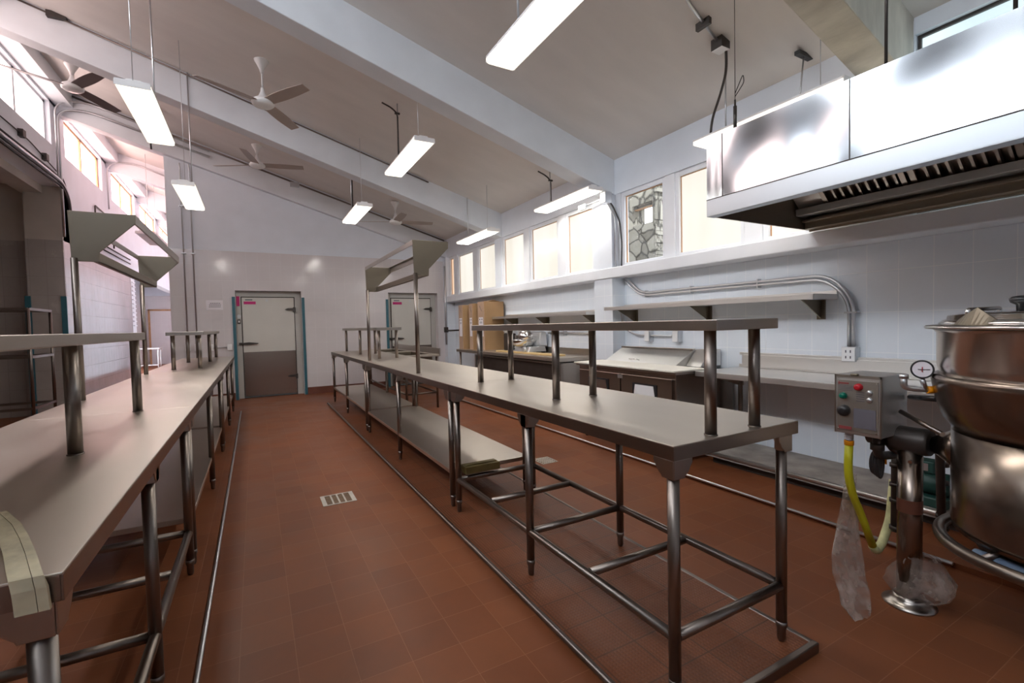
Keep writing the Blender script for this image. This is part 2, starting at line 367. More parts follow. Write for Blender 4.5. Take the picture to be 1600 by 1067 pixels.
# right wall: tiled lower wall, ledge, pillars, window strip, upper wall
struct('wall_right', B(XR, 4.3, -2.4, YB+.2, 0, 1.87), 'tileR')
pil = MB()
BY = [(1.47, 1.70), (4.45, 4.80), (7.45, 7.70)]
pil.box(3.90, XR, 4.452, 4.80, 0, 1.87); pil.box(3.90, XR, 10.12, YB, 0, 1.87)
struct('wall_right_pillars', pil, 'tileR')
led = MB(); led.box(3.88, 4.3, -2.4, YB, 1.872, 2.0)
struct('trim_7', led, 'frame', bevel=.01)
upw = MB()
for y0, y1, zb in ((-2.4, 1.47, 3.21), (1.47, YB, 2.90)):
    upw.prism([(3.96, zb), (4.08, zb), (4.08, ceil_z(4.08)+.05), (3.96, ceil_z(3.96)+.0)], 'y', y0, y1)
for y0, y1 in ((4.452, 4.80), (10.12, YB), (7.50, 7.73)):
    upw.box(3.90 if y0 < 5 or y0 > 10 else 3.955, 4.08, y0, y1, 2.0, 2.90)
upw.box(3.955, 4.08, 1.465, 1.75, 2.0, 3.30)
struct('wall_right_upper', upw, 'plaster')
wins = [(9.80, 10.10, 'panebrown'), (8.75, 9.60, 'pane'), (7.75, 8.55, 'pane'), (6.69, 7.48, 'pane'), (5.70, 6.53, 'pane'), (4.88, 5.53, 'pane'),
        (3.66, 4.36, 'clear'), (2.72, 3.53, 'pane'), (1.75, 2.55, 'pane')]
for i, (y0, y1, k) in enumerate(wins):
    wf = MB(); x0, x1 = 3.985, 4.05; t = .05; z0, z1 = 2.0, 2.9
    wf.box(x0, x1, y0, y0+t, z0, z1); wf.box(x0, x1, y1-t, y1, z0, z1); wf.box(x0, x1, y0+t, y1-t, z0, z0+.045); wf.box(x0, x1, y0+t, y1-t, z1-.05, z1)
    f_ = struct('window_%d' % (i+1), wf, 'frame', bevel=.004)
    obj('bead', MB().box(4.012, 4.03, y1-t-.008, y1-t, z0+.045, z1-.05).box(4.012, 4.03, y0+t, y1-t, z1-.058, z1-.05), 'wood', f_)
    obj('pane', B(4.02, 4.026, y0+t, y1-t, z0+.045, z1-.05), k, f_)
# mullions between the panes of a bay
mul = MB()
for a, b_ in ((9.60, 9.80), (8.55, 8.75), (6.53, 6.69), (5.53, 5.70), (3.53, 3.66), (2.55, 2.72), (10.10, 10.12), (7.70, 7.75), (4.80, 4.88), (4.36, 4.452), (7.48, 7.50), (1.72, 1.75)):
    mul.box(3.97, 4.07, a, b_, 2.0, 2.9)
struct('trim_8', mul, 'frame', bevel=.004)
for i, (y0, y1) in enumerate(((.62, 1.46), (-.25, .60), (-1.1, -.28), (-2.0, -1.15))):
    wf = MB(); x0, x1 = 4.0, 4.04; t = .016
    wf.box(x0, x1, y0, y0+t, 2.0, 3.21); wf.box(x0, x1, y1-t, y1, 2.0, 3.21); wf.box(x0, x1, y0+t, y1-t, 2.0, 2.04); wf.box(x0, x1, y0+t, y1-t, 3.19, 3.21)
    f_ = struct('window_%d' % (10+i), wf, 'iron'); obj('pane', B(4.02, 4.026, y0+t, y1-t, 2.04, 3.19), 'paneblue', f_)
# back wall with two recessed cold-room doors
wb = MB()
def backbox(x0, x1, z0, z1, m): wb.cur = m; wb.box(x0, x1, YB, YB+.32, z0, z1)
D = [(-.30, .85), (2.60, 3.74)]; DT = 2.09
for x0, x1 in ((-1.305, D[0][0]), (D[0][1], D[1][0]), (D[1][1], XR+.2)):
    backbox(x0, x1, 0, DT, 0)
backbox(-1.305, XR+.2, DT, 2.83, 0)
wb.cur = 1; wb.prism([(-1.305, 2.83), (XR+.2, 2.83), (XR+.2, ceil_z(4.3)+.1), (-1.305, ceil_z(-1.305)+.1)], 'y', YB+.008, YB+.32)
struct('wall_back', wb, ['tileB', 'plaster'])
bb = MB(); bb.box(-1.305, D[0][0]-.06, YB-.02, YB, 0, .14); bb.box(D[0][1]+.06, D[1][0]-.06, YB-.02, YB, 0, .14); bb.box(D[1][1]+.02, 3.9, YB-.02, YB, 0, .14)
struct('baseboard_back', bb, 'redbase')
for i, (x0, x1) in enumerate(D):
    r = sroot('door_%d' % (i+1), (x0, YB+.16, 0))
    W = x1-x0
    fr = MB(); fr.box(0, .085, 0, .06, 0, DT); fr.box(W-.115, W, 0, .06, 0, DT); fr.box(.085, W-.115, 0, .06, 1.985, DT)
    obj('frame', fr, 'doorf', r, .004)
    gk = MB(); gk.box(.085, W-.115, .0, .012, .02, 1.985); obj('gasket', gk, 'gasket', r)
    lf = MB(); lf.box(.102, W-.13, -.02, 0, .035, 1.967); obj('door_leaf', lf, 'doorw', r, .004)
    obj('kick_plate', B(.104, W-.132, -.0235, -.0203, .037, .90), 'kick', r, label='brownish stainless kick plate')  # one even brownish steel tone
    hg = []
    for z in (1.73, .38):
        h = MB(); h.prism([(W-.30, z), (W-.25, z+.025), (W-.14, z+.03), (W-.14, z-.02), (W-.25, z-.018)], 'y', -.05, -.022); h.box(W-.15, W-.105, -.055, .0, z-.055, z+.045)
        obj('hinge', h, 'iron', r, .004)
    h = MB(); h.box(.03, .10, -.04, 0, .985+.06, 1.045+.045); h.prism([(.06, 1.085), (.20, 1.095), (.36, 1.075), (.36, 1.062), (.20, 1.048), (.06, 1.05)], 'y', -.075, -.045)
    obj('latch', h, 'iron', r, .004)
    obj('sticker', B(.135, .34, -.023, -.0203, 1.835, 1.89), 'magenta', r, label='magenta rectangular sticker')
    obj('name_plate', B(.16, .285, -.024, -.0203, 1.913, 1.932), 'ink', r)
    obj('threshold', B(.085, W-.115, -.03, .06, 0, .018), 'gasket', r)
    if i == 0:
        obj('sticker', B(.012, .066, -.004, -.0002, 1.80, 1.99), 'magenta', r)
        g = MB().lathe([(.032, -.012), (.034, -.002)], (.045, 0, 1.60), 20, 'y'); obj('thermometer', g, 'galv', r)
        sw = MB().box(.02, .07, -.03, -.0002, 1.455, 1.545); s1 = obj('switch_box', sw, 'iron', r, .004)
        obj('switch', B(.033, .057, -.036, -.0301, 1.48, 1.52), 'white', s1)
    obj('bolt_plate', B(W*.5-.06, W*.5-.02, -.0235, -.0203, 1.895, 1.93), 'galv', r)
    gl = MB(); gl.box(-.055, -.004, -.185, -.165, .0, 1.97 if i == 0 else 1.94); 
    if i == 0: gl.box(W+.004, W+.055, -.185, -.165, 0, 1.965)
    obj('corner_guard', gl, 'teal', r, label='teal upright corner guard')

# ceiling slabs and beams
cl = MB()
cl.prism([(-3.0, ceil_z(-3.0)), (4.4, ceil_z(4.4)), (4.4, ceil_z(4.4)+.2), (-3.0, ceil_z(-3.0)+.2)], 'y', -2.4, YB+.3)
cl.prism([(-3.0, ceil_z(-3.0)), (-1.0, ceil_z(-1.0)), (-1.0, ceil_z(-1.0)+.2), (-3.0, ceil_z(-3.0)+.2)], 'y', YB+.3, 25)
struct('ceiling', cl, 'ceil')
def beam(n, y0, y1, xa, xb, m, drop=0):
    p = [(xa, beam_z(xa)+drop), (xb, beam_z(xb)+drop), (xb, ceil_z(xb)+.02), (xa, ceil_z(xa)+.02)]
    struct('trim_%d' % n, MB().prism(p, 'y', y0, y1), m, bevel=.008)
beam(10, 1.47, 1.70, XL, 4.0, 'concrete')
beam(11, 4.452, 4.70, XL, 3.96, 'beam')
beam(12, 7.45, 7.70, XL, 4.0, 'beam')
beam(13, 10.20, 10.45, XL, 4.0, 'beam')
for k, y in enumerate((13.1, 16.1, 19.1, 22.1)): beam(14+k, y, y+.25, XL, -1.0, 'beam')
beam(18, -1.6, -1.35, XL, 4.0, 'beam')

# left wall: upper wall with high windows above an open passage, and the glazed tile wall beyond
ul = MB(); X0 = XL-.22
ul.box(X0, XL, -2.4, 25, 3.72, 4.31)
ul.box(X0, XL, 10.25, 25, 2.86, 3.72)
LW = []
edges = [(-2.3, -1.7), (-1.3, 1.4), (1.78, 4.38), (4.78, 7.38), (7.78, 9.95), (10.56, 12.75), (13.5, 15.8), (16.45, 18.9), (19.5, 21.9), (22.4, 24.6)]
pc = -2.4
for a, b_ in edges:
    ul.box(X0, XL, pc, a, 4.31, 5.33); pc = b_
ul.box(X0, XL, pc, 25, 4.31, 5.33)
ul.box(X0, XL, -2.4, 25, 4.98, 5.40)
struct('wall_left', ul, 'plaster')
struct('trim_20', MB().prism([(XL, 5.02), (XL+.22, 5.02), (XL+.22, ceil_z(XL+.22)), (XL, ceil_z(XL))], 'y', -2.4, 25), 'beam')
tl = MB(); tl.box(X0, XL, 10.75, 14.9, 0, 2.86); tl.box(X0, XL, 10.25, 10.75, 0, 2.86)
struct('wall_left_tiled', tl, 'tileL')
gl = MB(); gl.box(XL-.02, XL+.005, 14.9, 15.3, 0, 2.9)
for k in range(12): gl.box(XL+.005, XL+.03, 14.95, 15.25, 1.5+k*.11, 1.53+k*.11)
struct('window_30', gl, 'frame')
ef = MB(); ef.cur = 0; ef.box(-8, -.9, 24.3, 24.5, 0, 2.86); ef.cur = 1; ef.box(-8, -.9, 24.308, 24.5, 2.86, 5.4)
struct('wall_far_end', ef, ['tileB', 'plaster'])
struct('wall_far_side', B(-8.1, -8, 15.1, 24.5, 0, 3.8), 'plaster')
struct('wall_far_return', MB().box(-8, XL-.22, 14.9, 15.1, 0, 3.8).box(-4.15, -3.95, 21.5, 24.3, 0, 3.72), 'tileB')
struct('ceiling_far', B(-8, X0, 15.1, 24.5, 3.74, 3.9), 'plaster')
f_ = struct('window_31', B(-7.99, -7.95, 16.4, 22.1, .8, 3.1), 'frame'); obj('pane', B(-7.949, -7.94, 16.5, 22.0, .9, 3.0), 'panel', f_)  # unseen glowing panel added to brighten the far room
n = 14
for a, b_ in edges:
    m_ = (a+b_)/2; dark = b_ > 10.3; far = b_ > 7.2
    w_ = MB(); t = .055
    for q in (a, m_-t/2, b_-t): w_.box(XL-.12, XL-.06, q, q+t, 4.31, 4.98)
    w_.box(XL-.12, XL-.06, a, b_, 4.31, 4.335); w_.box(XL-.12, XL-.06, a, b_, 4.94, 4.98)
    f_ = struct('window_%d' % n, w_, 'wood' if dark else 'frame'); n += 1
    obj('pane', MB().box(XL-.10, XL-.09, a+t, b_-t, 4.335, 4.94), 'panelfar' if dark else ('panelpink' if far else 'panel'), f_)
# passage at the left: pillar, grey tiled end wall, low ceiling
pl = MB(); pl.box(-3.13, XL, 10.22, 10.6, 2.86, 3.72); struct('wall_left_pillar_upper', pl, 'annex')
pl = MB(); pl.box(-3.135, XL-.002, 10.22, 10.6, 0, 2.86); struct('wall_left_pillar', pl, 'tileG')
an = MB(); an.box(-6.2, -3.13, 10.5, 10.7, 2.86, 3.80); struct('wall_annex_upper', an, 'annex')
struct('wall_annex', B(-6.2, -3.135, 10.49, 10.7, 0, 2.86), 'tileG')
struct('wall_annex_side', B(-6.3, -6.2, -2.4, 10.7, 0, 3.8), 'annex')
struct('ceiling_annex', B(-6.2, X0, -2.4, 10.7, 3.76, 3.9), 'annex')
struct('trim_21', MB().box(X0-.28, X0, -2.4, 10.5, 3.60, 3.76).box(-6.0, X0, 7.4, 7.7, 3.5, 3.76), 'annex')
for k, y in enumerate((1.3, 4.3, 7.3)):
    struct('wall_left_post_%d' % (k+1), B(-3.13, XL, y, y+.35, 0, 3.72), 'annex')
struct('baseboard_left', B(XL, XL+.02, 10.25, 25, 0, .2), 'redbase')
# beyond the passage end
struct('wall_corridor', B(-1.0, -.9, YB+.32, 25, 0, 4.9), 'plaster')
struct('wall_front', MB().prism([(-6.2, 0), (4.3, 0), (4.3, 3.3), (-2.9, 5.4), (-6.2, 5.4)], 'y', -2.6, -2.4), 'plaster')
gd = MB(); gd.box(-3.17, -3.10, 10.2, 10.22, 0, 1.95); gd.box(-2.74, XL+.01, 10.19, 10.215, 0, 1.95)
struct('trim_22', gd, 'teal')

# outside: rubble stone wall seen through the clear window, ground
st = MB()
st.box(5.0, 5.25, 5.24, 7.5, 0, 4.5); st.box(5.0, 5.25, 4.83, 5.24, 0, 2.74); st.box(5.0, 5.25, 4.83, 5.24, 3.04, 3.4)
for k in range(26):
    z = 2.0+k*.055; yy = 4.83+random.uniform(-.03, .03)
    if z < 2.74 or z > 3.04: st.box(5.01, 5.24, yy-.03, 4.85, z, z+.05)
    else: st.box(5.01, 5.24, 4.80, 4.85, z, z+.055)
o = obj('stone_wall', st, 'stone'); o['kind'] = 'structure'
o = obj('outer_sill', B(5.05, 5.1, 4.84, 5.24, 2.98, 2.995), 'wood'); o['kind'] = 'structure'
o = obj('ground_outside', B(4.3, 30, -20, 40, -.3, -.2), 'tar'); o['kind'] = 'structure'

# ================================================================ WORK TABLES
TT = .915; TH = .050
def gusset(mb, x, y, xin, yin):
    # angle socket under the top: wings run inward along x (xin) and along y (each side listed in yin)
    z0 = TT-TH; e = .026
    mb.tube([(x, y, z0), (x, y, z0-.062)], .0235, 14)
    def wing(c, s_): return [(c-s_*e, z0), (c+s_*.060, z0), (c+s_*.060, z0-.016), (c+s_*.050, z0-.030), (c+s_*.044, z0-.042), (c+s_*.026, z0-.058), (c+s_*.024, z0-.064), (c-s_*e, z0-.064)]
    for s_ in yin: mb.prism(wing(y, s_), 'x', x-xin*.029, x-xin*.025)
    mb.prism(wing(x, xin), 'y', y-.029, y-.025)
def leg(parent, x, y, base, r=.0205, legm='tube', xin=1, yin=(1, -1)):
    m = MB(); m.tube([(x, y, base+.075), (x, y, TT-TH-.05)], r, 16)
    l = obj('leg', m, legm, parent)
    obj('foot', MB().lathe([(.012, base), (.016, base+.012), (.0165, base+.05), (.0215, base+.064), (.0215, base+.082)], (x, y, 0), 16), 'tubedark', l)
    g = MB(); gusset(g, x, y, xin, yin); obj('leg_socket', g, 'steel', l, .002)
    return l
def overshelf(parent, x0, x1, y0, y1, posts, z=1.323, base=TT):
    s = MB(); s.box(x0, x1, y0, y1, z-.038, z)
    sh = obj('overshelf', s, 'steel', parent, .003)
    for px, py in posts:
        obj('post', MB().tube([(px, py, base), (px, py, z-.037)], .0205, 18).lathe([(.0235, base), (.0235, base+.004)], (px, py, 0), 18), 'tube', sh)
    return sh
def table(name, label, x0, x1, y0, y1, legs_y, kind, skip_right=False, base=PL):
    t = thing(name, label, 'work table', ((x0+x1)/2, (y0+y1)/2, base))
    r = t
    # children are built in world coordinates and moved back by the empty's own position
    holder = {'o': []}
    L = (-(x0+x1)/2, -(y0+y1)/2, -base)
    made = []
    top = MB()
    top.box(x0, x1, y0, y1, TT-.005, TT)
    made.append(obj('tabletop', top, 'top', t, .002)); top = MB()
    top.box(x0, x0+.004, y0, y1, TT-TH, TT-.004); top.box(x1-.004, x1, y0, y1, TT-TH, TT-.004)
    top.box(x0+.004, x1-.004, y0, y0+.004, TT-TH, TT-.004); top.box(x0+.004, x1-.004, y1-.004, y1, TT-TH, TT-.004)
    top.box(x0+.03, x1-.03, y0+.03, y1-.03, TT-.03, TT-.006)
    made.append(obj('apron', top, 'tubelite', t, .001))
    ix0, ix1 = x0+.03, x1-.065
    if x0 < 0: ix0, ix1 = x0+.06, x1-.043
    for y in legs_y:
        for x in (ix0, ix1): made.append(leg(t, x, y, base, xin=1 if x == ix0 else -1, yin=(1,) if y == legs_y[0] else ((-1,) if y == legs_y[-1] else (1, -1))))
    zb = .255
    if kind == 'pipes':
        ya, yb = legs_y[0], legs_y[-1]
        rr = .0185
        for x in (ix0, ix1): made.append(obj('side_rail', T([(x, ya, zb), (x, yb, zb)], rr, 14), 'tube', t))
        ys = sorted(set(list(legs_y)+[(legs_y[0]+legs_y[1])/2, (legs_y[1]+legs_y[2])/2]))
        for y in ys: made.append(obj('cross_rail', T([(ix0+.015, y, zb), (ix1-.015, y, zb)], rr, 14), 'tube', t))
    else:
        s = MB(); s.box(x0+.015, x1-.04, legs_y[0]-.0, legs_y[-1]+.02, .265, .295)
        made.append(obj('undershelf', s, 'top', t, .003))
    return t, L, made
def settle(t, L, extra=()):
    for ch in t.children: ch.location = L

RX0, RX1 = 1.172, 1.872
t, L, _ = table('work_table', 'stainless work table with open pipe frame, nearest in the right-hand row', RX0, RX1, 1.055, 3.05, (1.085, 2.025, 2.985), 'pipes')
overshelf(t, 1.355, 1.70, 1.03, 3.045, [(x, y) for y in (1.092, 2.054, 3.005) for x in (1.40, 1.648)]); settle(t, L)
def gantry(parent, xp, y0, y1):
    # heat-lamp frame: two poles, two cut-out end panels, two rails
    zt, zb_ = 2.072, 1.767; s = 1
    h = obj('lamp_gantry', T([(xp, y0, TT), (xp, y0, zb_+.02)], .0185, 16), 'tube', parent)
    obj('pole', T([(xp, y1, TT), (xp, y1, zb_+.02)], .0185, 16), 'tube', h)
    for y in (y0, y1):
        p = [(xp-.012, zb_), (xp+.118, zb_), (xp+.122, zb_+.06), (xp+.305, 2.018), (xp+.307, zt), (xp-.02, zt)]
        obj('end_panel', MB().prism(p, 'y', y-.006, y+.006), 'bronze', h, .002)
    m = MB(); m.box(xp+.295, xp+.307, y0, y1, 2.015, 2.075); m.box(xp+.27, xp+.307, y0, y1, 2.068, 2.075); obj('top_rail', m, 'steel', h, .002)
    m = MB(); m.box(xp+.108, xp+.120, y0, y1, zb_, zb_+.058); m.box(xp+.085, xp+.12, y0, y1, zb_, zb_+.006); obj('bottom_rail', m, 'bronze', h, .002)
    m = MB(); m.box(xp-.02, xp-.012, y0, y1, 2.03, 2.072); obj('back_rail', m, 'steel', h, .002)
    return h
t, L, _ = table('work_table', 'stainless work table with solid undershelf and a lamp gantry, middle of the right-hand row', RX0, RX1, 3.053, 5.92, (3.10, 4.48, 5.86), 'shelf')
gantry(t, 1.238, 3.94, 5.90); settle(t, L)
t, L, _ = table('work_table', 'stainless work table with undershelf and raised shelf, farthest in the right-hand row', RX0, RX1, 5.923, 8.76, (5.99, 7.40, 8.70), 'shelf')
overshelf(t, 1.37, 1.70, 6.08, 8.72, [(x, y) for y in (6.17, 7.42, 8.64) for x in (1.42, 1.65)]); settle(t, L)
LX0, LX1 = -1.0, -.302
t, L, _ = table('work_table', 'stainless pipe-frame work table with beige trim at its corner, nearest in the left row', LX0, LX1, 1.06, 3.05, (1.10, 2.02, 2.97), 'pipes')
overshelf(t, -.84, -.50, 1.03, 3.05, [(x, y) for y in (1.092, 2.084, 3.045) for x in (-.79, -.545)]); settle(t, L)
t, L, _ = table('work_table', 'stainless work table with solid undershelf and a lamp gantry, middle of the left row', LX0, LX1, 3.053, 5.90, (3.10, 4.50, 5.84), 'shelf')
gantry(t, -.945, 3.78, 5.72); settle(t, L)
t, L, _ = table('work_table', 'stainless work table with a small raised shelf, farthest in the left row', LX0, LX1, 5.903, 8.73, (5.96, 7.42, 8.68), 'shelf')
overshelf(t, -.83, -.49, 6.10, 8.95-.25, [(x, y) for y in (6.18, 7.46, 8.62) for x in (-.78, -.54)]); settle(t, L)

# beige trim strip lying on the near corner of the left table
m = MB()
P = [(-.70, 1.36, .922), (-.60, 1.30, .926), (-.50, 1.20, .930), (-.437, 1.10, .932), (-.405, 1.045, .927), (-.395, 1.035, .86), (-.392, 1.03, .83)]
def ribbon(mb, pts, wv, th):
    vs = []
    n_ = len(pts)
    for i, p in enumerate(pts):
        p = Vector(p); w_ = Vector(wv[i] if isinstance(wv, list) else wv)
        a = Vector(pts[max(0, i-1)]); b_ = Vector(pts[min(n_-1, i+1)]); nn = (b_-a).cross(w_).normalized()*th
        vs += [p, p+w_, p+w_+nn, p+nn]
    fs = []
    for i in range(n_-1):
        for j in range(4): fs.append((i*4+j, i*4+(j+1) % 4, (i+1)*4+(j+1) % 4, (i+1)*4+j))
    fs += [(3, 2, 1, 0), tuple((n_-1)*4+j for j in range(4))]
    mb.add(vs, fs)
P = [(-.56, 1.50, .916), (-.50, 1.385, .917), (-.455, 1.28, .918), (-.415, 1.18, .919), (-.385, 1.10, .920), (-.366, 1.05, .920), (-.362, 1.046, .90), (-.359, 1.044, .862)]
ribbon(m, P, (.028, .0, 0), -.004); ribbon(m, [(a+.029, b_, c) for a, b_, c in P], (.014, 0, 0), -.009)
tag(obj('trim_strip', m, 'strap'), 'dirty beige moulding strip lying over the near corner of the left table', 'strip')
# grimy wooden block on the undershelf of the right middle table
m = MB().box(1.235, 1.50, 2.93, 3.03, .296, .345).box(1.25, 1.49, 2.96, 2.99, .345, .352)
tag(obj('wood_block', m, 'plank', bevel=.004), 'grimy yellowish wooden block on the undershelf end, right table row', 'block')

# ================================================================ LIGHTS
def light(label, x0, y0, z, lit=True, rods=(), L_=1.22, W=.225, flex=None, group='hanging fluorescent lights'):
    t = thing('ceiling_light', label, 'light', (x0+W/2, y0+L_/2, z), group)
    a, b_, c, d = -W/2, W/2, -L_/2, L_/2
    h = MB(); h.box(a, b_, c, d, .028, .045); h.prism([(a, .0), (b_, .0), (b_-.004, .05), (a+.004, .05)], 'y', c-.006, c); h.prism([(a, .0), (b_, .0), (b_-.004, .05), (a+.004, .05)], 'y', d, d+.006)
    h.prism([(a+.05, .045), (b_-.05, .045), (b_-.07, .075), (a+.07, .075)], 'y', c+.03, d-.03)
    obj('housing', h, 'lampedge', t, .002)
    df = MB(); df.prism([(a+.001, .028), (b_-.001, .028), (b_-.006, .004), (b_-.02, -.004), (a+.02, -.004), (a+.006, .004)], 'y', c, d)
    if lit:
        df.cur = 1; df.box(a+.03, b_-.03, c+.04, d-.04, -.0085, -.0045)
        df.cur = 2
        for q in (-.052, .052): df.box(q-.030, q+.030, c+.07, d-.07, -.0105, -.009)
    obj('diffuser', df, ['litend', 'litmid', 'lit'] if lit else 'lampedge', t)
    for dx, dy, up, r in rods:
        m = MB().tube([(dx, dy, .04), (dx, dy, up)], r, 8); obj('hanging_rod', m, 'galv', t)
    return t
def rods_for(x, y, z, near=.2, far=.2, rn=.003, rf=.0075, L_=1.22):
    top = ceil_z(x)-z
    def hit(yy):   # stop at a beam if one is right above
        for q in (1.47, 4.452, 7.45):
            if q < yy < q+.25: return beam_z(x)-z
        return top
    return [(0, -L_/2+near, hit(y+near), rn), (0, L_/2-far, hit(y+L_-far), rf)]
LI = [(-.85, 4.50, 3.176, 'hanging fluorescent light lit above the left tables, nearest the camera'),
      (-.76, 6.46, 2.985, 'small lit fluorescent light hanging near the far left end, over the tall conduits'),
      (1.44, 1.66, 3.10, 'large lit fluorescent light at the top edge, nearest over the right tables'),
      (1.50, 4.69, 3.233, 'lit fluorescent light in mid ceiling, over the middle right table'),
      (1.325, 6.84, 3.052, 'lit fluorescent light farthest along the row above the right tables'),
      (3.53, 4.43, 2.913, 'lit fluorescent light beside the white pillar and its wall conduits'),
      (3.17, 6.45, 2.768, 'lit fluorescent light above the cardboard boxes, farthest along the window wall'),
      (3.52, 1.69, 2.90, 'lit fluorescent light partly hidden by the steel exhaust hood')]
for i, (x, y, z, lb) in enumerate(LI):
    near = .02 if i == 0 else .2
    light(lb, x, y, z, True, rods_for(x+.11, y, z, near, .25))
t = light('unlit grey fluorescent light hanging in the far left passage', -2.05, 12.0, 3.35, False, [(0, -.4, 1.75, .004), (0, .45, 1.75, .004)], 1.5, .35, group=None)

for x, y, z, lb in ((1.60, 5.66, 3.233, 'the light in mid ceiling'), (1.44, 7.80, 3.052, 'the farthest light of the middle row'), (3.64, 5.40, 2.913, 'the light by the white pillar')):
    h = ceil_z(x)-z
    m = MB().tube(bend([(-.16, .05, h-.002), (-.05, .03, h-.05), (.012, 0, h-.12), (.012, 0, .06)], .08, 5), .010, 8).box(-.02, .04, -.012, .012, h-.13, h-.11)
    tag(obj('supply_cable', m, 'iron', loc=(x, y, z)), 'grey cable dropping from the ceiling to ' + lb, 'cable')

# ================================================================ CEILING FANS
def fan(label, x, y, z, angs, can, bm='fanblade'):
    t = thing('ceiling_fan', label, 'fan', (x, y, z), 'white ceiling fans')
    top = ceil_z(x)-z
    obj('rod', T([(0, 0, .1), (0, 0, top)], .011, 10), 'white', t)
    obj('canopy', MB().lathe([(.018, can-.15), (.03, can-.10), (.075, can-.012), (.078, can)], (0, 0, 0), 28), 'white', t)
    obj('motor', MB().lathe([(.03, -.055), (.095, -.05), (.118, -.03), (.122, -.005), (.105, .02), (.05, .055), (.026, .11), (.018, .16)], (0, 0, 0), 32), 'white', t)
    for a in angs:
        m = MB(); a = math.radians(a); ca, sa = math.cos(a), math.sin(a)
        vs = []
        for k in range(9):
            q = k/8; r = .09+.63*q; hw = .058+.014*math.sin(q*PI)-.006*q; tl = math.radians(-13)
            for s in (-1, 1):
                zz = s*hw*math.sin(tl)-.008; u = s*hw*math.cos(tl)
                for th in (-.003, .003): vs.append((r*ca-u*sa, r*sa+u*ca, zz+th))
        fs = []
        for k in range(8):
            o_ = k*4; n_ = o_+4
            fs += [(o_, o_+2, n_+2, n_), (o_+1, n_+1, n_+3, o_+3), (o_, n_, n_+1, o_+1), (o_+2, o_+3, n_+3, n_+2)]
        fs += [(0, 1, 3, 2), (32, 34, 35, 33)]
        m.add(vs, fs); obj('blade', m, bm, t)
    return t
fan('white ceiling fan in the middle of the ceiling, largest of the fans', .185, 6.18, 3.97, (-151, -56, 58), ceil_z(.185)-3.97-.01)
fan('white ceiling fan beyond the second beam, above the first cold-room door', .145, 9.04, 4.13, (-106, 151, -13), ceil_z(.145)-4.13-.01)
fan('white ceiling fan with shade-darkened blades beside the high windows on the left', -2.0, 8.32, 4.62, (-152, -54, 61), .29, 'fanshaded')
fan('smallest white ceiling fan, beyond the beam toward the second cold-room door', 2.48, 9.06, 3.38, (-93, -10, 160), ceil_z(2.48)-3.38-.01)

# ================================================================ CONDUITS ON CEILING AND WALLS
def along_beam(yf, xa, xb, z_off, r, mat='galv'):
    return MB().tube([(xa, yf, ceil_z(xa)+z_off), (xb, yf, ceil_z(xb)+z_off)], r, 8)
t = thing('ceiling_conduit', 'dark conduit with a junction box along the top of the second beam', 'conduit', (-1.8, 7.43, 5.0))
o = obj('pipe', along_beam(7.432, -2.6, 2.6, -.030, .011), 'tubedark', t); o.location = (1.8, -7.43, -5.0)
o = obj('junction_box', B(-1.98, -1.80, 7.39, 7.45, 5.02, 5.09), 'iron', t, .003); o.location = (1.8, -7.43, -5.0)
t = thing('ceiling_conduit', 'dark conduit with a small box high along the beam against the back wall', 'conduit', (.6, 10.18, 4.2))
o = obj('pipe', along_beam(10.178, -2.5, 3.9, -.05, .016), 'tubedark', t); o.location = (-.6, -10.18, -4.2)
o = obj('junction_box', B(.72, .88, 10.12, 10.2, 4.14, 4.22), 'galv', t, .003); o.location = (-.6, -10.18, -4.2)
# drop from beam down to the second left light, then on to outlets on the back wall
for x, lb, ob in ((-1.07, 'left', 1.10), (-.93, 'right', 1.12)):
    t = thing('wall_conduit', 'thin vertical steel conduit down the back wall, %s of the pair beside the passage' % lb, 'conduit', (x, YB-.03, 1.1), 'tall conduits on the back wall')
    m = MB().tube([(0, 0, .0), (0, 0, 3.15), (0, -.04, 3.25)], .011, 10); obj('pipe', m, 'galv', t)
    cp = MB()
    for z in (1.65, 2.5): cp.box(-.035, .035, -.02, .03, z-.008, z+.008)
    obj('clamp', cp, 'galv', t); obj('outlet_box', B(-.04, .04, -.03, .03, -.13, -.0), 'white', t, .004)
t = thing('wall_outlets', 'pair of small outlet boxes joined by a pipe low on the back wall', 'outlet', (-.72, YB, 1.02))
obj('box', B(-.04, .04, -.05, 0, -.06, .06), 'white', t, .004); obj('box', B(.26, .34, -.05, 0, -.06, .06), 'white', t, .004); obj('pipe', T([(.04, -.025, 0), (.26, -.025, 0)], .01, 8), 'galv', t)
# left high conduits by the passage
m = MB().tube(bend([(XL+.05, 10.1, 2.9), (XL+.05, 10.1, 4.92), (XL+.4, 10.14, 4.98), (-.6, 10.16, 4.50)], .25, 8), .02, 10)
tag(obj('ceiling_conduit', m, 'galv'), 'pale conduit bending from the left wall onto the beam', 'conduit')
m = MB().tube(bend([(XL+.05, 9.98, 3.72), (XL+.05, 9.98, 5.0), (XL+.4, 10.12, 5.12), (-.6, 10.16, 4.60)], .28, 8), .014, 10)
tag(obj('ceiling_conduit', m, 'galv'), 'thinner outer conduit bending from the left wall along the beam top', 'conduit')
m = MB().tube(bend([(XL+.04, 13.0, 4.0), (XL+.04, 13.0, 5.0), (XL+.5, 13.06, 5.05), (-1.1, 13.06, 4.65)], .25, 8), .016, 10)
tag(obj('ceiling_conduit', m, 'galv'), 'conduit on the farther beam in the left passage', 'conduit')
m = MB().tube(bend([(-1.2, 9.2, 4.85), (-1.25, 9.7, 4.70), (-1.45, 10.1, 4.62), (-1.45, 10.15, 4.5)], .2, 6), .014, 8)
tag(obj('flexible_conduit', m, 'cable'), 'dark flexible conduit dropping from the ceiling to the beam at left', 'conduit')
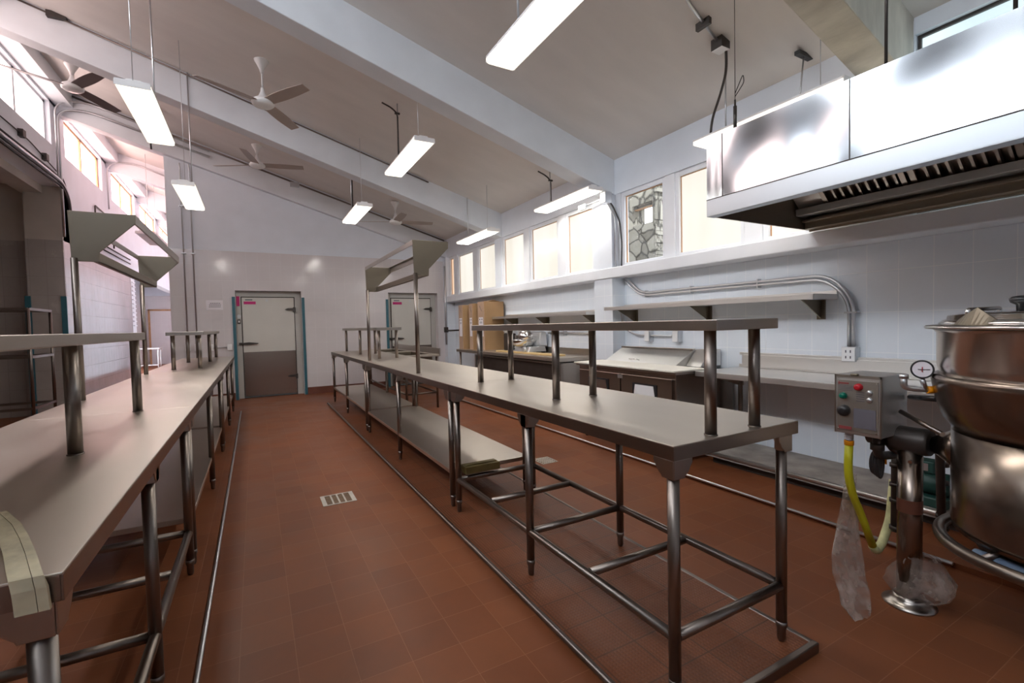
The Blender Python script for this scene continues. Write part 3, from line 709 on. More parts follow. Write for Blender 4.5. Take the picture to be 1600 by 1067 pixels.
m = MB(); 
for k in range(3): m.tube(bend([(-.53+.03*k, 7.70, 4.3), (-.53+.03*k, 8.0, 4.25), (-.60+.02*k, 8.1, 3.4), (-.62+.02*k, 7.5, 3.04)], .25, 6), .008, 6)
# loose bundle of cables along the left wall beam
for k, (dx, dz, r, lb) in enumerate(((.02, 3.73, .018, 'lowest'), (.03, 3.78, .014, 'second from the bottom'), (.025, 3.83, .02, 'thick middle'), (.02, 3.88, .012, 'thin upper'))):
    pts = [(XL+dx, 3.0, dz), (XL+dx, 8.9, dz), (XL+dx+.02, 9.6, dz-.02), (XL+dx+.05, 10.1, dz-.02-.02*k), (XL+dx+.03, 10.45, dz-.25), (XL+.02, 10.6, dz-.55), (XL+.02, 10.62, 2.95)]
    m = MB().tube(bend(pts, .3, 5), r, 8)
    tag(obj('cable', m, 'cable' if k != 2 else 'galv'), '%s cable of the bundle running along the left wall beam' % lb, 'cable', 'cables along the left wall beam')
m = MB().tube(bend([(XL+.02, 5.0, 4.05), (XL+.02, 9.0, 4.05), (XL+.02, 9.8, 3.95), (XL+.05, 10.3, 3.85), (XL+.04, 10.5, 3.2)], .2, 5), .008, 8)
t = thing('wall_cable', 'thin loose cable with two square boxes above the cable bundle at left', 'cable', (XL, 9, 4.0))
o = obj('wire', m, 'cable', t); o.location = (-XL, -9, -4)
for y, z in ((8.75, 4.05), (9.55, 3.99)):
    o = obj('box', B(XL, XL+.06, y-.05, y+.05, z-.05, z+.05), 'iron', t, .004); o.location = (-XL, -9, -4)
m = MB().tube(bend([(XL+.03, 12.0, 2.9), (XL+.03, 12.0, 3.85), (XL+.03, 13.3, 3.8), (XL+.03, 13.3, 3.2)], .05, 4), .014, 8)
tag(obj('wall_conduit', m, 'iron'), 'bent dark conduit on the left wall just above the gantry panel', 'conduit')
m = MB()
for dz in (3.05, 3.15): m.tube([(XL+.03, 12.5, dz), (XL+.03, 14.8, dz)], .014, 8)
tag(obj('wall_pipes', m, 'cable'), 'two parallel dark pipes along the far left wall', 'pipe')
# junction box and flex feeding the light beside the hood
t = thing('junction_box', 'square junction box on the ceiling feeding the light by the hood', 'junction box', (3.30, 2.46, ceil_z(3.30)))
b0 = MB().box(-.05, .05, -.05, .05, -.07, .03); obj('box', b0, 'iron', t, .003); obj('cover', B(-.046, .046, -.046, .046, -.074, -.07), 'white', t)
obj('conduit', T([(-.02, .0, -.016), (-.40, -.06, .104), (-1.1, -.25, .314)], .012, 8), 'galv', t)
obj('clamp', B(-.25, -.22, -.09, .03, .02, .09), 'iron', t)
obj('flexible_conduit', MB().tube(bend([(.04, -.02, -.05), (.10, .02, -.20), (.26, .20, -.28), (.31, .32, -.42), (.31, .34, -.58)], .1, 6), .011, 8), 'iron', t)
m = MB().box(-.07, .07, -.02, .02, -.01, .0)
t = thing('lamp_hanger', 'black ceiling plate and thin rod holding the near end of the light by the hood', 'hanger', (3.80, 2.10, ceil_z(3.80)-.001))
obj('plate', B(-.09, .09, -.02, .02, -.03, -.0), 'black', t); obj('rod', T([(0, 0, -.03), (-.1, -.02, -.42)], .006, 8), 'galv', t)
# pillar: bracket of wires and vertical conduits beside the stone-view window
t = thing('wall_conduit', 'pair of galvanised conduits and a dark cable running down beside the white pillar', 'conduit', (3.93, 4.42, 2.0))
o = obj('pipe', MB().tube(bend([(0, 0, 0), (0, 0, .62), (-.08, .04, .80), (-.14, .10, .84)], .06, 5), .012, 8), 'galv', t)
o = obj('pipe', MB().tube(bend([(.03, -.03, 0), (.03, -.03, .60), (-.06, .02, .80), (-.14, .10, .86)], .06, 5), .010, 8), 'galv', t)
o = obj('cable', MB().tube(bend([(.04, -.06, 0), (.05, -.06, .30), (.03, -.055, .55), (-.05, .0, .78), (-.12, .08, .87)], .06, 5), .008, 8), 'cable', t)
o = obj('elbow_box', B(-.15, -.04, .00, .10, .78, .92), 'galv', t, .01)
o = obj('bracket_arm', MB().tube([(-.10, .08, .85), (-.12, .45, .84)], .012, 8).box(-.14, -.10, .40, .55, .80, .86), 'galv', t)
t = thing('wall_conduit', 'long pair of conduits curving over the wall shelf down to an outlet', 'conduit', (4.06, 1.9, 1.09))
for k, dz in enumerate((0, .03)):
    pts = [(-.02, 2.50, .77+dz), (0, 2.42-dz, .68+dz), (0, 2.22, .545+dz), (0, .17-dz, .545+dz), (0, 0-dz, .37), (0, 0-dz, .0)]
    obj('pipe', MB().tube(bend(pts, .16, 8), .013, 10), 'galv', t)
for y in (2.15, 1.5, .75): obj('clamp', B(-.015, .04, y-.006, y+.006, .52, .60), 'galv', t)
obj('clamp', B(-.015, .04, -.06, .03, .26, .275), 'galv', t)
ob = obj('outlet_box', B(-.03, .04, -.06, .04, -.115, .0), 'galv', t, .003)
pl_ = obj('outlet_plate', B(-.036, -.031, -.055, .035, -.11, -.005), 'white', ob, .001)
m = MB()
for z in (-.035, -.08): m.box(-.038, -.0362, -.03, -.022, z-.01, z+.01); m.box(-.038, -.0362, .002, .010, z-.01, z+.01)
obj('socket', m, 'ink', pl_)
t = thing('wall_conduit', 'short low conduit with two outlet boxes above the prep fridge', 'conduit', (4.06, 3.6, 1.16))
obj('pipe', MB().tube(bend([(-.06, .82, .35), (-.03, .82, .10), (0, .62, .0), (0, .0, .0)], .1, 6), .011, 8), 'galv', t)
for y in (.42, .0):
    b0 = obj('outlet_box', B(-.03, .04, y-.05, y+.03, -.07, .055), 'galv', t, .003); obj('outlet_plate', B(-.036, -.031, y-.045, y+.025, -.065, .05), 'white', b0)
t = thing('wall_conduit', 'horizontal conduit on the wall to the right of the food cutter', 'conduit', (4.06, 5.4, 1.18))
obj('pipe', T([(0, -.55, 0), (0, .75, 0)], .013, 8), 'galv', t); obj('clamp', B(-.02, .04, .3, .32, -.04, .04), 'galv', t)
t = thing('wall_conduit', 'vertical conduit in the corner beside the second cold-room door', 'conduit', (3.86, 10.1, 0))
obj('pipe', MB().tube([(0, 0, .9), (0, 0, 2.7)], .02, 8), 'galv', t)
obj('branch_pipe', MB().tube(bend([(0, 0, 1.22), (0, -.25, 1.22), (.15, -.9, 1.24)], .08, 4), .018, 8), 'iron', t); obj('collar', B(-.04, .04, -.04, .04, 1.18, 1.30), 'iron', t, .004)

# ================================================================ RIGHT WALL EQUIPMENT
def wall_shelf(label, xf, y0, y1, z, brs):
    t = thing('wall_shelf', label, 'shelf', (XR, (y0+y1)/2, z), 'steel wall shelves'); L = (-XR, -(y0+y1)/2, -z)
    m = MB(); m.box(xf, XR-.001, y0, y1, z-.006, z); m.box(xf, xf+.004, y0, y1, z-.042, z-.006); m.box(xf, XR-.001, y0, y0+.004, z-.042, z-.006); m.box(XR-.02, XR-.001, y0, y1, z, z+.03)
    obj('board', m, 'satin', t, .001)
    for y in brs: obj('bracket', MB().prism([(xf+.05, z-.04), (XR-.001, z-.04), (XR-.001, z-.20)], 'y', y-.004, y+.004).box(XR-.02, XR-.001, y-.03, y+.03, z-.20, z-.04), 'bronze', t)
    for ch in t.children: ch.location = L
    return t
wall_shelf('long steel wall shelf under the curved conduit, above the prep fridge', 3.75, 2.00, 4.44, 1.508, (2.12, 3.2, 4.25))
wall_shelf('steel wall shelf above the food cutter, between the boxes and the pillar', 3.80, 4.86, 7.60, 1.472, (5.0, 6.2, 7.2))
# wall table with splash
t = thing('wall_table', 'long stainless wall table with a tall backsplash behind the kettle', 'table', (3.8, 1.1, 0))
L = (-3.8, -1.1, 0)
m = MB(); m.box(3.44, 4.098, -.6, 2.845, .866, .870); m.box(3.44, 3.444, -.6, 2.845, .825, .866); m.box(3.44, 4.098, 2.841, 2.845, .825, .866); m.box(3.47, 4.05, -.55, 2.82, .84, .862)
obj('tabletop', m, 'satin', t, .001)
m = MB(); m.box(4.06, 4.098, -.6, 2.845, .87, .90); m.box(4.04, 4.098, -.6, 2.80, .885, .99); m.box(4.06, 4.098, -.6, 2.84, .985, 1.01)
obj('backsplash', m, 'satin', t, .002)
for y in (2.79, 1.15, -.4):
    obj('leg', T([(4.0, y, .149), (4.0, y, .84)], .02, 12), 'tube', t)
    obj('bracket', MB().prism([(3.5, .838), (4.05, .838), (4.05, .70), (4.0, .70)], 'y', y-.003, y+.003), 'steel', t)
for ch in t.children: ch.location = L
# low plinth bench with rounded steel nosing
t = thing('low_platform', 'low rough grey slab with a steel nosing along the wall beside the kettle', 'platform', (3.8, .9, PL)); L = (-3.8, -.9, -PL)
obj('slab', B(3.545, 4.098, -1.2, 2.84, .10, .148), 'slab', t); obj('nosing', T([(3.54, -1.2, .135), (3.54, 2.85, .135)], .017, 12), 'satin', t); obj('plinth', B(3.62, 4.098, -1.2, 2.80, PL, .10), 'gasket', t)
for ch in t.children: ch.location = L
# two-door refrigerated prep counter
t = thing('prep_fridge', 'two-door refrigerated prep counter with white cutting board and raised steel lid', 'fridge', (3.6, 3.6, PL)); L = (-3.6, -3.6, -PL)
m = MB(); m.box(3.26, 4.05, 2.90, 4.30, .14, .845); obj('cabinet', m, 'kick', t, .004)
for y0, y1 in ((2.93, 3.585), (3.60, 4.27)):
    d = MB(); d.box(3.235, 3.259, y0, y1, .18, .80); dd = obj('door', d, 'kick', t, .004)
    obj('handle_recess', B(3.229, 3.2345, y0+.17, y1-.17, .60, .73), 'black', dd)
    obj('handle_plate', MB().prism([(y0+.19, .60), (y1-.19, .60), (y1-.21, .715), (y0+.21, .715)], 'x', 3.224, 3.2288), 'steel' if y0 > 3.3 else 'white', dd)
obj('badge', B(3.232, 3.2347, 3.56, 3.63, .755, .79), 'galv', t)
obj('worktop', B(3.21, 3.62, 2.86, 4.30, .846, .868), 'steel', t, .003)
obj('cutting_board', B(3.18, 3.60, 2.85, 4.30, .8685, .885), 'poly', t, .004)
m = MB(); m.prism([(3.62, .868), (3.90, 1.02), (3.93, 1.02), (4.06, 1.02), (4.06, .868)], 'y', 3.24, 4.29)
obj('lid', m, 'satin', t, .003)
obj('lid_rim', B(3.885, 3.93, 3.24, 4.29, 1.0205, 1.035), 'steel', t, .003)
obj('lid_end', MB().prism([(3.78, .868), (3.93, 1.03), (4.08, 1.03), (4.08, .868)], 'y', 3.06, 3.235), 'satin', t, .003)
obj('lid_handle', MB().tube(bend([(3.66, 3.88, .905), (3.62, 3.88, .915), (3.62, 3.76, .915), (3.66, 3.76, .905)], .012, 4), .006, 8), 'chrome', t)
for y in (2.95, 4.25):
    for x in (3.32, 3.98): obj('caster', T([(x, y, PL), (x, y, .14)], .022, 10), 'iron', t)
for ch in t.children: ch.location = L
# counter with black open front beyond the pillar
t = thing('refrigerated_counter', 'steel counter with a dark open front carrying a food cutter and boxes', 'counter', (3.8, 6.7, PL)); L = (-3.8, -6.7, -PL)
m = MB(); m.box(3.45, 4.098, 4.98, 8.50, .866, .870); m.box(3.45, 3.456, 4.98, 8.50, .82, .866); m.box(3.45, 4.098, 4.98, 4.986, .82, .866); m.box(3.48, 4.05, 5.02, 8.45, .84, .862)
obj('tabletop', m, 'top', t, .001)
m = MB(); m.box(4.07, 4.098, 4.98, 8.50, .87, .96); obj('backsplash', m, 'steel', t, .002)
m = MB(); m.box(3.5, 3.53, 5.02, 7.75, .775, .80); m.box(3.5, 3.53, 5.02, 5.09, .12, .775); m.box(3.5, 3.53, 7.69, 7.75, .12, .775); m.box(3.5, 3.53, 5.09, 7.69, .12, .15)
m.box(3.53, 4.05, 5.02, 5.05, .12, .80); obj('cabinet_frame', m, 'steel', t, .002)
obj('cabinet_inside', B(3.535, 4.04, 5.055, 7.68, .155, .83), 'gasket', t)
for y in (8.42, 5.1): obj('leg', T([(3.5, y, PL), (3.5, y, .84)], .02, 12), 'tube', t)
for ch in t.children: ch.location = L
# boxes
def carton(label, x0, y0, y1, z1, flap=False, depth=.36):
    t = thing('cardboard_box', label, 'box', ((x0+x0+depth)/2, (y0+y1)/2, .871), 'tall cardboard boxes on the counter'); L = (-(x0+depth/2), -(y0+y1)/2, -.871)
    m = MB(); m.cur = 0; m.box(x0+.002, x0+depth, y0, y1, .871, z1); m.cur = 1; m.box(x0, x0+.002, y0, y1, .871, z1); obj('carton', m, ['card', 'cardlit'], t, .003)
    w_ = y1-y0
    lb = obj('shipping_label', B(x0-.002, x0-.0003, y0+w_*.18, y1-w_*.18, 1.12, 1.47), 'paper', t)
    k = MB(); k.box(x0-.003, x0-.0021, y0+w_*.28, y0+w_*.40, 1.42, 1.445); k.box(x0-.003, x0-.0021, y1-w_*.40, y1-w_*.28, 1.42, 1.445)
    for q in range(3): k.box(x0-.003, x0-.0021, y0+w_*.30, y1-w_*.30, 1.36+q*.012, 1.365+q*.012)
    obj('print', k, 'ink', lb)
    a = MB().tube([(x0-.001, y0+w_*.35, 1.58), (x0-.001, y0+w_*.5, 1.62), (x0-.001, y0+w_*.66, 1.68)], .004, 6); obj('stamp', a, 'ink', t)
    if flap:
        f = MB().prism([(x0+.05, z1), (x0+.20, z1+.028), (x0+.33, z1+.004), (x0+.33, z1), (x0+.20, z1+.022)], 'y', y0+.02, y1-.02); obj('flap', f, 'card', t)
    for ch in t.children: ch.location = L
carton('slim tall cardboard box standing leftmost on the far counter', 3.50, 8.26, 8.46, 1.72, depth=.33)
carton('slim tall cardboard box standing between two others on the far counter', 3.58, 7.98, 8.14, 1.735, depth=.33)
carton('widest cardboard box, nearest of the three, with a raised top flap', 3.64, 7.60, 7.88, 1.755, True, .40)
# wooden board
m = MB().prism([(3.58, 7.05), (3.68, 7.05), (3.78, 5.30), (3.62, 5.28)], 'z', .871, .893)
tag(obj('wooden_board', m, 'board', bevel=.003), 'long pale wooden board lying on the counter in front of the food cutter', 'board')
# slicer
t = thing('food_cutter', 'grey metal food cutter with a polished bowl and domed cover on the counter', 'food cutter', (3.80, 6.42, .871), rz=0)
obj('base', MB().prism([(-.10, .015), (.24, .015), (.22, .10), (-.06, .10)], 'y', -.24, .26), 'slicer', t, .012)
obj('motor_body', MB().prism([(.10, .10), (.26, .10), (.24, .33), (.14, .33)], 'y', -.24, .26), 'slicer', t, .015)
obj('side_arm', MB().prism([(.30, .015), (.40, .015), (.27, .34), (.20, .34)], 'x', .02, .14), 'slicer', t, .01)
obj('bowl', MB().lathe([(.06, .095), (.13, .105), (.175, .14), (.195, .19), (.198, .215), (.188, .215), (.16, .15), (.05, .12)], (-.03, .02, 0), 40, cap=False), 'chrome', t)
obj('bowl_cover', MB().lathe([(.118, .215), (.12, .27), (.10, .325), (.06, .355), (.01, .362)], (-.04, -.07, 0), 32), 'chrome', t)
obj('comb', MB().box(-.12, -.0, .09, .14, .22, .28).tube([(-.08, .06, .215), (-.08, .06, .34)], .008, 8), 'steel', t, .004)
obj('knob', MB().lathe([(.014, -.03), (.022, -.02), (.022, .0)], (-.10, .20, .06), 16, 'x'), 'black', t)
obj('crank', MB().lathe([(.035, -.02), (.045, -.01), (.045, .02)], (-.11, -.14, .055), 20, 'x'), 'slicer', t)
obj('foot', MB().box(-.07, -.03, -.22, -.18, 0, .015).box(-.07, -.03, .2, .24, 0, .015).box(.18, .22, -.22, -.18, 0, .015).box(.18, .22, .2, .24, 0, .015), 'black', t)
# dark machine beside the boxes
t = thing('stained_machine', 'dark stained machine part squeezed between the large box and the food cutter', 'machine', (3.95, 7.25, .871))
obj('body', MB().box(-.06, .08, -.12, .1, .0, .30), 'iron', t, .02); obj('head', MB().lathe([(.03, -.08), (.05, -.06), (.05, .04)], (-.02, 0, .36), 16, 'x'), 'slicer', t)

# sink table near the second door
t = thing('sink_table', 'stainless sink table with backsplash before the second cold-room door', 'sink', (2.3, 8.5, 0)); L = (-2.3, -8.5, 0)
m = MB(); m.box(2.02, 2.60, 7.15, 7.27, .84, .872); m.box(2.02, 2.60, 9.8, 9.9, .84, .872); m.box(2.02, 2.09, 7.27, 9.8, .84, .872); m.box(2.52, 2.60, 7.27, 9.8, .84, .872); m.box(2.09, 2.52, 8.45, 8.56, .84, .872)
obj('rim', m, 'top', t, .002)
for a, b_ in ((7.27, 8.45), (8.56, 9.8)):
    m = MB(); m.box(2.09, 2.52, a, b_, .60, .61); m.box(2.085, 2.092, a, b_, .61, .86); m.box(2.518, 2.525, a, b_, .61, .86); m.box(2.09, 2.52, a-.004, a+.003, .61, .86); m.box(2.09, 2.52, b_-.003, b_+.004, .61, .86)
    obj('basin', m, 'bronze', t)
obj('backsplash', B(2.60, 2.625, 7.15, 9.9, .84, .972), 'steel', t, .002)
for y in (7.22, 9.8):
    for x in (2.07, 2.58): obj('leg', T([(x, y, .0), (x, y, .85)], .019, 12), 'tube', t)
obj('brace', T([(2.07, 7.22, .25), (2.58, 7.22, .25)], .014, 10), 'tube', t); obj('brace', T([(2.58, 7.22, .25), (2.58, 9.8, .25)], .014, 10), 'tube', t); obj('brace', T([(2.07, 7.22, .25), (2.07, 9.8, .25)], .014, 10), 'tube', t)
for ch in t.children: ch.location = L

# ================================================================ EXHAUST HOOD
t = thing('exhaust_hood', 'large stainless exhaust hood hanging over the kettle at upper right', 'hood', (3.25, .6, 2.01)); L = (-3.25, -.6, -2.01)
HX, HY0, HY1 = 2.67, -1.3, 2.10
m = MB(); m.box(HX+.012, 3.87, HY0, HY1, 2.50, 2.52); m.box(HX+.02, 3.87, HY1-.012, HY1, 2.012, 2.50); m.box(3.85, 3.87, HY0, HY1-.012, 2.0, 2.50); m.box(HX+.012, 3.85, HY0, HY0+.01, 2.02, 2.5)
obj('shell', m, 'hoodin', t)
for a, b_ in ((1.985, HY1), (1.253, 1.98), (.15, 1.248), (HY0, .145)):
    # face panels with a slight oil-canning so they reflect in soft curves
    nx, nz = 28, 10; vs = []; 
    for i in range(nx+1):
        for j in range(nz+1):
            u, v = i/nx, j/nz
            d = (.013*math.sin(PI*u)+.004*math.sin(3*PI*u+.5*v)*math.sin(PI*u))*math.sin(PI*v)*(1 if b_-a > .3 else .2)
            vs.append((HX+d, a+(b_-a)*u, 2.1206+(2.52-2.1206)*v))
    fs = [(i*(nz+1)+j, i*(nz+1)+j+1, (i+1)*(nz+1)+j+1, (i+1)*(nz+1)+j) for i in range(nx) for j in range(nz)]
    m = MB(); m.add(vs, fs, True); m.box(HX+.019, HX+.024, a, b_, 2.119, 2.52)
    obj('face_panel', m, 'hood', t)
m = MB(); m.box(HX-.004, HX+.012, HY0, HY1, 2.012, 2.115); m.box(HX-.004, HX+.07, HY0, HY1-.0, 2.008, 2.014)
obj('seam', MB().box(HX-.0045, HX+.02, HY0, HY1, 2.1152, 2.1205).box(HX-.001, HX+.02, 1.9795, 1.9855, 2.121, 2.518).box(HX-.001, HX+.02, 1.2475, 1.2535, 2.121, 2.518).box(HX-.001, HX+.02, .1445, .1505, 2.121, 2.518), 'gasket', t); obj('lower_lip', m, 'hoodlip', t, .002)
# filter bank near the rear, trough in front of it
for a in (1.385, .865, .345, -.175, -.695):
    b_ = a+.50
    f = MB()
    def sl(y0, y1, e0, e1):   # a strip on the slanted filter plane
        A = Vector((3.40, 0, 2.42)); Bq = Vector((3.71, 0, 2.15)); nrm = Vector((-(Bq.z-A.z), 0, (Bq.x-A.x))).normalized()*-1
        q = [A+nrm*e0, Bq+nrm*e0, Bq+nrm*e1, A+nrm*e1]
        f.prism([(v.x, v.z) for v in q], 'y', y0, y1)
    fr = obj('filter', f, 'tubedark', t) if False else None
    sl(a, a+.03, 0, .02); sl(b_-.03, b_, 0, .02); sl(a, b_, -.03, -.025)
    k = a+.045
    while k < b_-.04:
        sl(k, k+.014, -.02, .016); k += .052
    obj('baffle_filter', f, 'steel', t)
obj('end_plate', MB().prism([(3.40, 2.42), (3.71, 2.15), (3.74, 2.15), (3.74, 2.42)], 'y', 1.885, 2.08), 'satin', t)
m = MB(); m.prism([(3.655, 2.15), (3.66, 2.100), (3.78, 2.100), (3.78, 2.115), (3.672, 2.115), (3.668, 2.15)], 'y', HY0, 2.08); obj('grease_trough', m, 'satin', t, .002)
m = MB(); m.box(3.78, 3.87, HY0, 2.08, 2.012, 2.06); m.box(3.74, 3.80, HY0, 2.08, 2.06, 2.075); obj('rear_rail', m, 'hoodin', t, .002)
m = MB(); m.tube([(HX+.1, 1.96, 2.52), (HX+.1, 1.96, 2.56)], .01, 8); m.box(HX+.02, HX+.18, 1.93, 1.99, 2.52, 2.535); obj('hanger_bracket', m, 'steel', t)
m = MB(); m.tube([(HX+.1, 1.96, 2.55), (HX+.1, 1.96, 2.70)], .011, 10); m.tube([(HX+.1, 1.96, 2.70), (HX+.1, 1.96, 2.74)], .006, 8); obj('turnbuckle', m, 'iron', t)
m = MB(); m.tube([(HX+.1, 1.96, 2.70), (HX+.1, 1.96, ceil_z(HX+.1))], .0025, 6); m.tube(bend([(HX+.1, 1.96, 2.76), (HX+.15, 1.93, 2.85), (HX+.14, 1.93, 2.90), (HX+.10, 1.96, 2.78)], .02, 4), .003, 6); obj('hanger_wire', m, 'iron', t)
for y in (1.20, .73): obj('hanger_rod', T([(HX+.25, y, 2.52), (HX+.25, y, ceil_z(HX+.25))], .008, 8), 'iron', t)
for ch in t.children: ch.location = L

# ================================================================ TILTING KETTLE
KX, KY = 2.60, .45
t = thing('tilting_kettle', 'large stainless steam kettle with lid, gauge and control box at the right edge', 'kettle', (KX, KY, 0)); L = (-KX, -KY, 0)
K = (KX, KY, 0)
obj('pot', MB().lathe([(.395, 1.085), (.404, 1.12), (.406, 1.25), (.415, 1.262)], K, 96, cap=False), 'kettle', t)
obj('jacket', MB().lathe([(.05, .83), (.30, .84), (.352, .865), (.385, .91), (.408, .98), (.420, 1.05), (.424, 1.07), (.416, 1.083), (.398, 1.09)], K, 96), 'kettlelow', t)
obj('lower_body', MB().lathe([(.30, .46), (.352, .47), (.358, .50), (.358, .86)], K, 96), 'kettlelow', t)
obj('rim', MB().lathe([(.40, 1.262), (.440, 1.266), (.445, 1.272), (.438, 1.28), (.40, 1.283)], K, 96), 'kettle', t)
ld = obj('lid', MB().lathe([(.40, 1.283), (.40, 1.290), (.385, 1.300), (.375, 1.302), (.372, 1.318), (.30, 1.328), (.10, 1.334), (.01, 1.335)], K, 96), 'chrome', t)
obj('lid_handle', MB().tube(bend([(2.345, .70, 1.315), (2.345, .70, 1.338), (2.54, .665, 1.343), (2.54, .665, 1.322)], .02, 5), .008, 12), 'chrome', ld)
obj('lid_knob', MB().lathe([(.014, 1.33), (.015, 1.353), (.030, 1.362), (.034, 1.374), (.026, 1.384), (.01, 1.387)], (2.515, .60, 0), 24), 'black', ld)
m = MB(); vs = []
for k in range(13):
    dg = 136+k*2.1; a = math.radians(dg); h = 1.303+.042*k/6 if k <= 6 else 1.345-.060*(k-6)/6
    for r in (.412, .416): vs += [(KX+r*math.cos(a), KY+r*math.sin(a), 1.268), (KX+(r-.03)*math.cos(a), KY+(r-.03)*math.sin(a), h)]
fs = []
for k in range(12):
    o_ = k*4; n_ = o_+4
    fs += [(o_+2, n_+2, n_+3, o_+3), (o_, o_+1, n_+1, n_), (o_+1, o_+3, n_+3, n_+1), (o_, n_, n_+2, o_+2)]
fs += [(0, 2, 3, 1), (48, 49, 51, 50)]
m.add(vs, fs); obj('pouring_lip', m, 'bronze', ld)
# guard ring below
ring = [(KX+.39*math.cos(a), KY+.39*math.sin(a), .43) for a in [2*PI*i/72 for i in range(73)]]
obj('ring_pipe', MB().tube(ring, .022, 14, caps=False), 'tube', t)
m = MB()
for a in (60, 150, 240, 330):
    a = math.radians(a); m.tube([(KX+.37*math.cos(a), KY+.37*math.sin(a), .43), (KX+.25*math.cos(a), KY+.25*math.sin(a), .47)], .012, 8)
obj('ring_bracket', m, 'tubedark', t)
obj('under_pan', MB().lathe([(.20, .38), (.28, .40), (.30, .46)], K, 48), 'gasket', t)
obj('steam_pipe', MB().tube([(KX-.26, KY+.22, .415), (KX-.31, KY-.02, .415), (KX-.30, KY-.34, .415)], .026, 12), 'bluepipe', t)
# drain valve on the body
a = math.radians(196); vx, vy = KX+.356*math.cos(a), KY+.356*math.sin(a)
m = MB(); n3 = Vector((math.cos(a), math.sin(a), 0)); c3 = Vector((vx, vy, .70))
def disc(mb, c, n, prof, seg=28):
    n = Vector(n).normalized(); u = n.cross(Vector((0, 0, 1))).normalized(); v = n.cross(u)
    vs = []
    for r, h in prof:
        for j in range(seg):
            q = 2*PI*j/seg; vs.append(Vector(c)+n*h+(u*math.cos(q)+v*math.sin(q))*r)
    k = len(prof); fs = [(i*seg+j, i*seg+(j+1) % seg, (i+1)*seg+(j+1) % seg, (i+1)*seg+j) for i in range(k-1) for j in range(seg)]
    fs = [f[::-1] for f in fs]
    mb.add(vs, fs, True); o_ = len(mb.v)-len(vs)
    mb.f.append([o_+(k-1)*seg+j for j in range(seg)][::-1]); mb.sm.append(False); mb.mi.append(mb.cur)
    mb.f.append([o_+j for j in range(seg)]); mb.sm.append(False); mb.mi.append(mb.cur)
disc(m, c3, n3, [(.09, -.02), (.088, .006), (.075, .016)]); vb = obj('valve_boss', m, 'kettlelow', t)
m = MB(); disc(m, c3, n3, [(.042, .016), (.042, .03), (.02, .034)]); obj('valve_cap', m, 'tubedark', vb)
m = MB(); disc(m, c3+Vector((0, 0, .01)), n3, [(.008, .034), (.008, .05)]); obj('bolt', m, 'chrome', vb)
# trunnion and support post
PX, PY = 2.585, .96
m = MB(); m.tube([(PX, PY-.10, .755), (PX+.02, KY+.40, .755)], .022, 14); m.lathe([(.105, KY+.33), (.075, KY+.37), (.03, KY+.435)], (PX+.01, 0, .755), 24, 'y')
obj('trunnion', m, 'kettlelow', t)
m = MB(); m.lathe([(.056, PY-.075), (.060, PY-.06), (.060, PY+.06), (.056, PY+.075)], (PX, 0, .757), 28, 'y'); m.tube([(PX, PY+.07, .757), (PX, PY+.16, .757)], .045, 20)
hd = obj('trunnion_head', m, 'iron', t)
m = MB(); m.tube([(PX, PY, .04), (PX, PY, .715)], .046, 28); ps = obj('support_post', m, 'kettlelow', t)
obj('post_flange', MB().lathe([(.098, 0), (.10, .006), (.075, .014), (.060, .03), (.058, .045)], (PX, PY, 0), 32), 'steel', ps)
obj('post_stain', MB().tube([(PX, PY, .43), (PX, PY, .49)], .0468, 28, caps=False), 'redbase', ps)
obj('post_bolt', MB().lathe([(.008, -.056), (.008, -.046)], (PX-.0, 0, .67), 12, 'y').__class__().tube([(PX-.045, PY-.02, .67), (PX-.056, PY-.02, .67)], .008, 10), 'chrome', ps)
# control box
bx0, bx1, by0, by1, bz0, bz1 = 2.415, 2.66, 1.00, 1.19, .775, 1.052
cb = obj('control_box', B(bx0, bx1, by0, by1, bz0, bz1), 'satin', t, .004)
fp = obj('face_plate', B(bx0-.004, bx0-.0005, by0+.012, by1-.012, bz0+.015, bz1-.025), 'plate', cb)
m = MB(); m.box(bx0-.003, bx0, by0, by1, bz1-.012, bz1); m.box(bx0-.003, bx0, by0, by0+.006, bz0, bz1); m.box(bx0-.003, bx0, by1-.006, by1, bz0, bz1); obj('box_edge', m, 'steel', cb)
obj('lid_latch', B(bx0-.012, bx0+.005, by0+.09, by0+.12, bz1-.004, bz1+.008), 'bronze', cb, .003)
def btn(name, y, z, r, mt, h=.018):
    m = MB(); disc(m, (bx0-.004, y, z), (-1, 0, 0), [(r*1.05, 0), (r, h*.4), (r*.9, h), (r*.4, h*1.25)], 20); return obj(name, m, mt, cb)
btn('red_button', by1-.103, bz1-.052, .016, 'red'); btn('green_button', by1-.040, bz1-.098, .015, 'green'); btn('dial_knob', by1-.042, bz1-.168, .026, 'black')
btn('grey_lens', by0+.045, bz1-.075, .012, 'galv', .008); btn('grey_lens', by0+.045, bz1-.108, .012, 'galv', .008)
m = MB()
for z in range(4): m.box(bx0-.006, bx0-.0045, by1-.078, by1-.018, bz1-.052-z*.007, bz1-.050-z*.007)
for z in range(5): m.box(bx0-.006, bx0-.0045, by0+.065, by0+.098, bz1-.078-z*.010, bz1-.075-z*.010)
m.box(bx0-.006, bx0-.0045, by0+.02, by0+.108, bz0+.035, bz0+.125)
obj('panel_text', m, 'ink', cb)
m = MB(); m.box(bx0-.006, bx0-.0045, by1-.074, by1-.020, bz0+.022, bz0+.036); m.box(bx0-.006, bx0-.0045, by1-.062, by1-.022, bz1-.043, bz1-.036); m.box(bx0-.006, bx0-.0045, by1-.022, by1-.018, bz1-.047, bz1-.032)
obj('red_mark', m, 'redink', cb)
m = MB()
for y in (by0+.018, by1-.018):
    for z in (bz0+.022, bz1-.032): disc(m, (bx0-.004, y, z), (-1, 0, 0), [(.003, 0), (.002, .002)], 10)
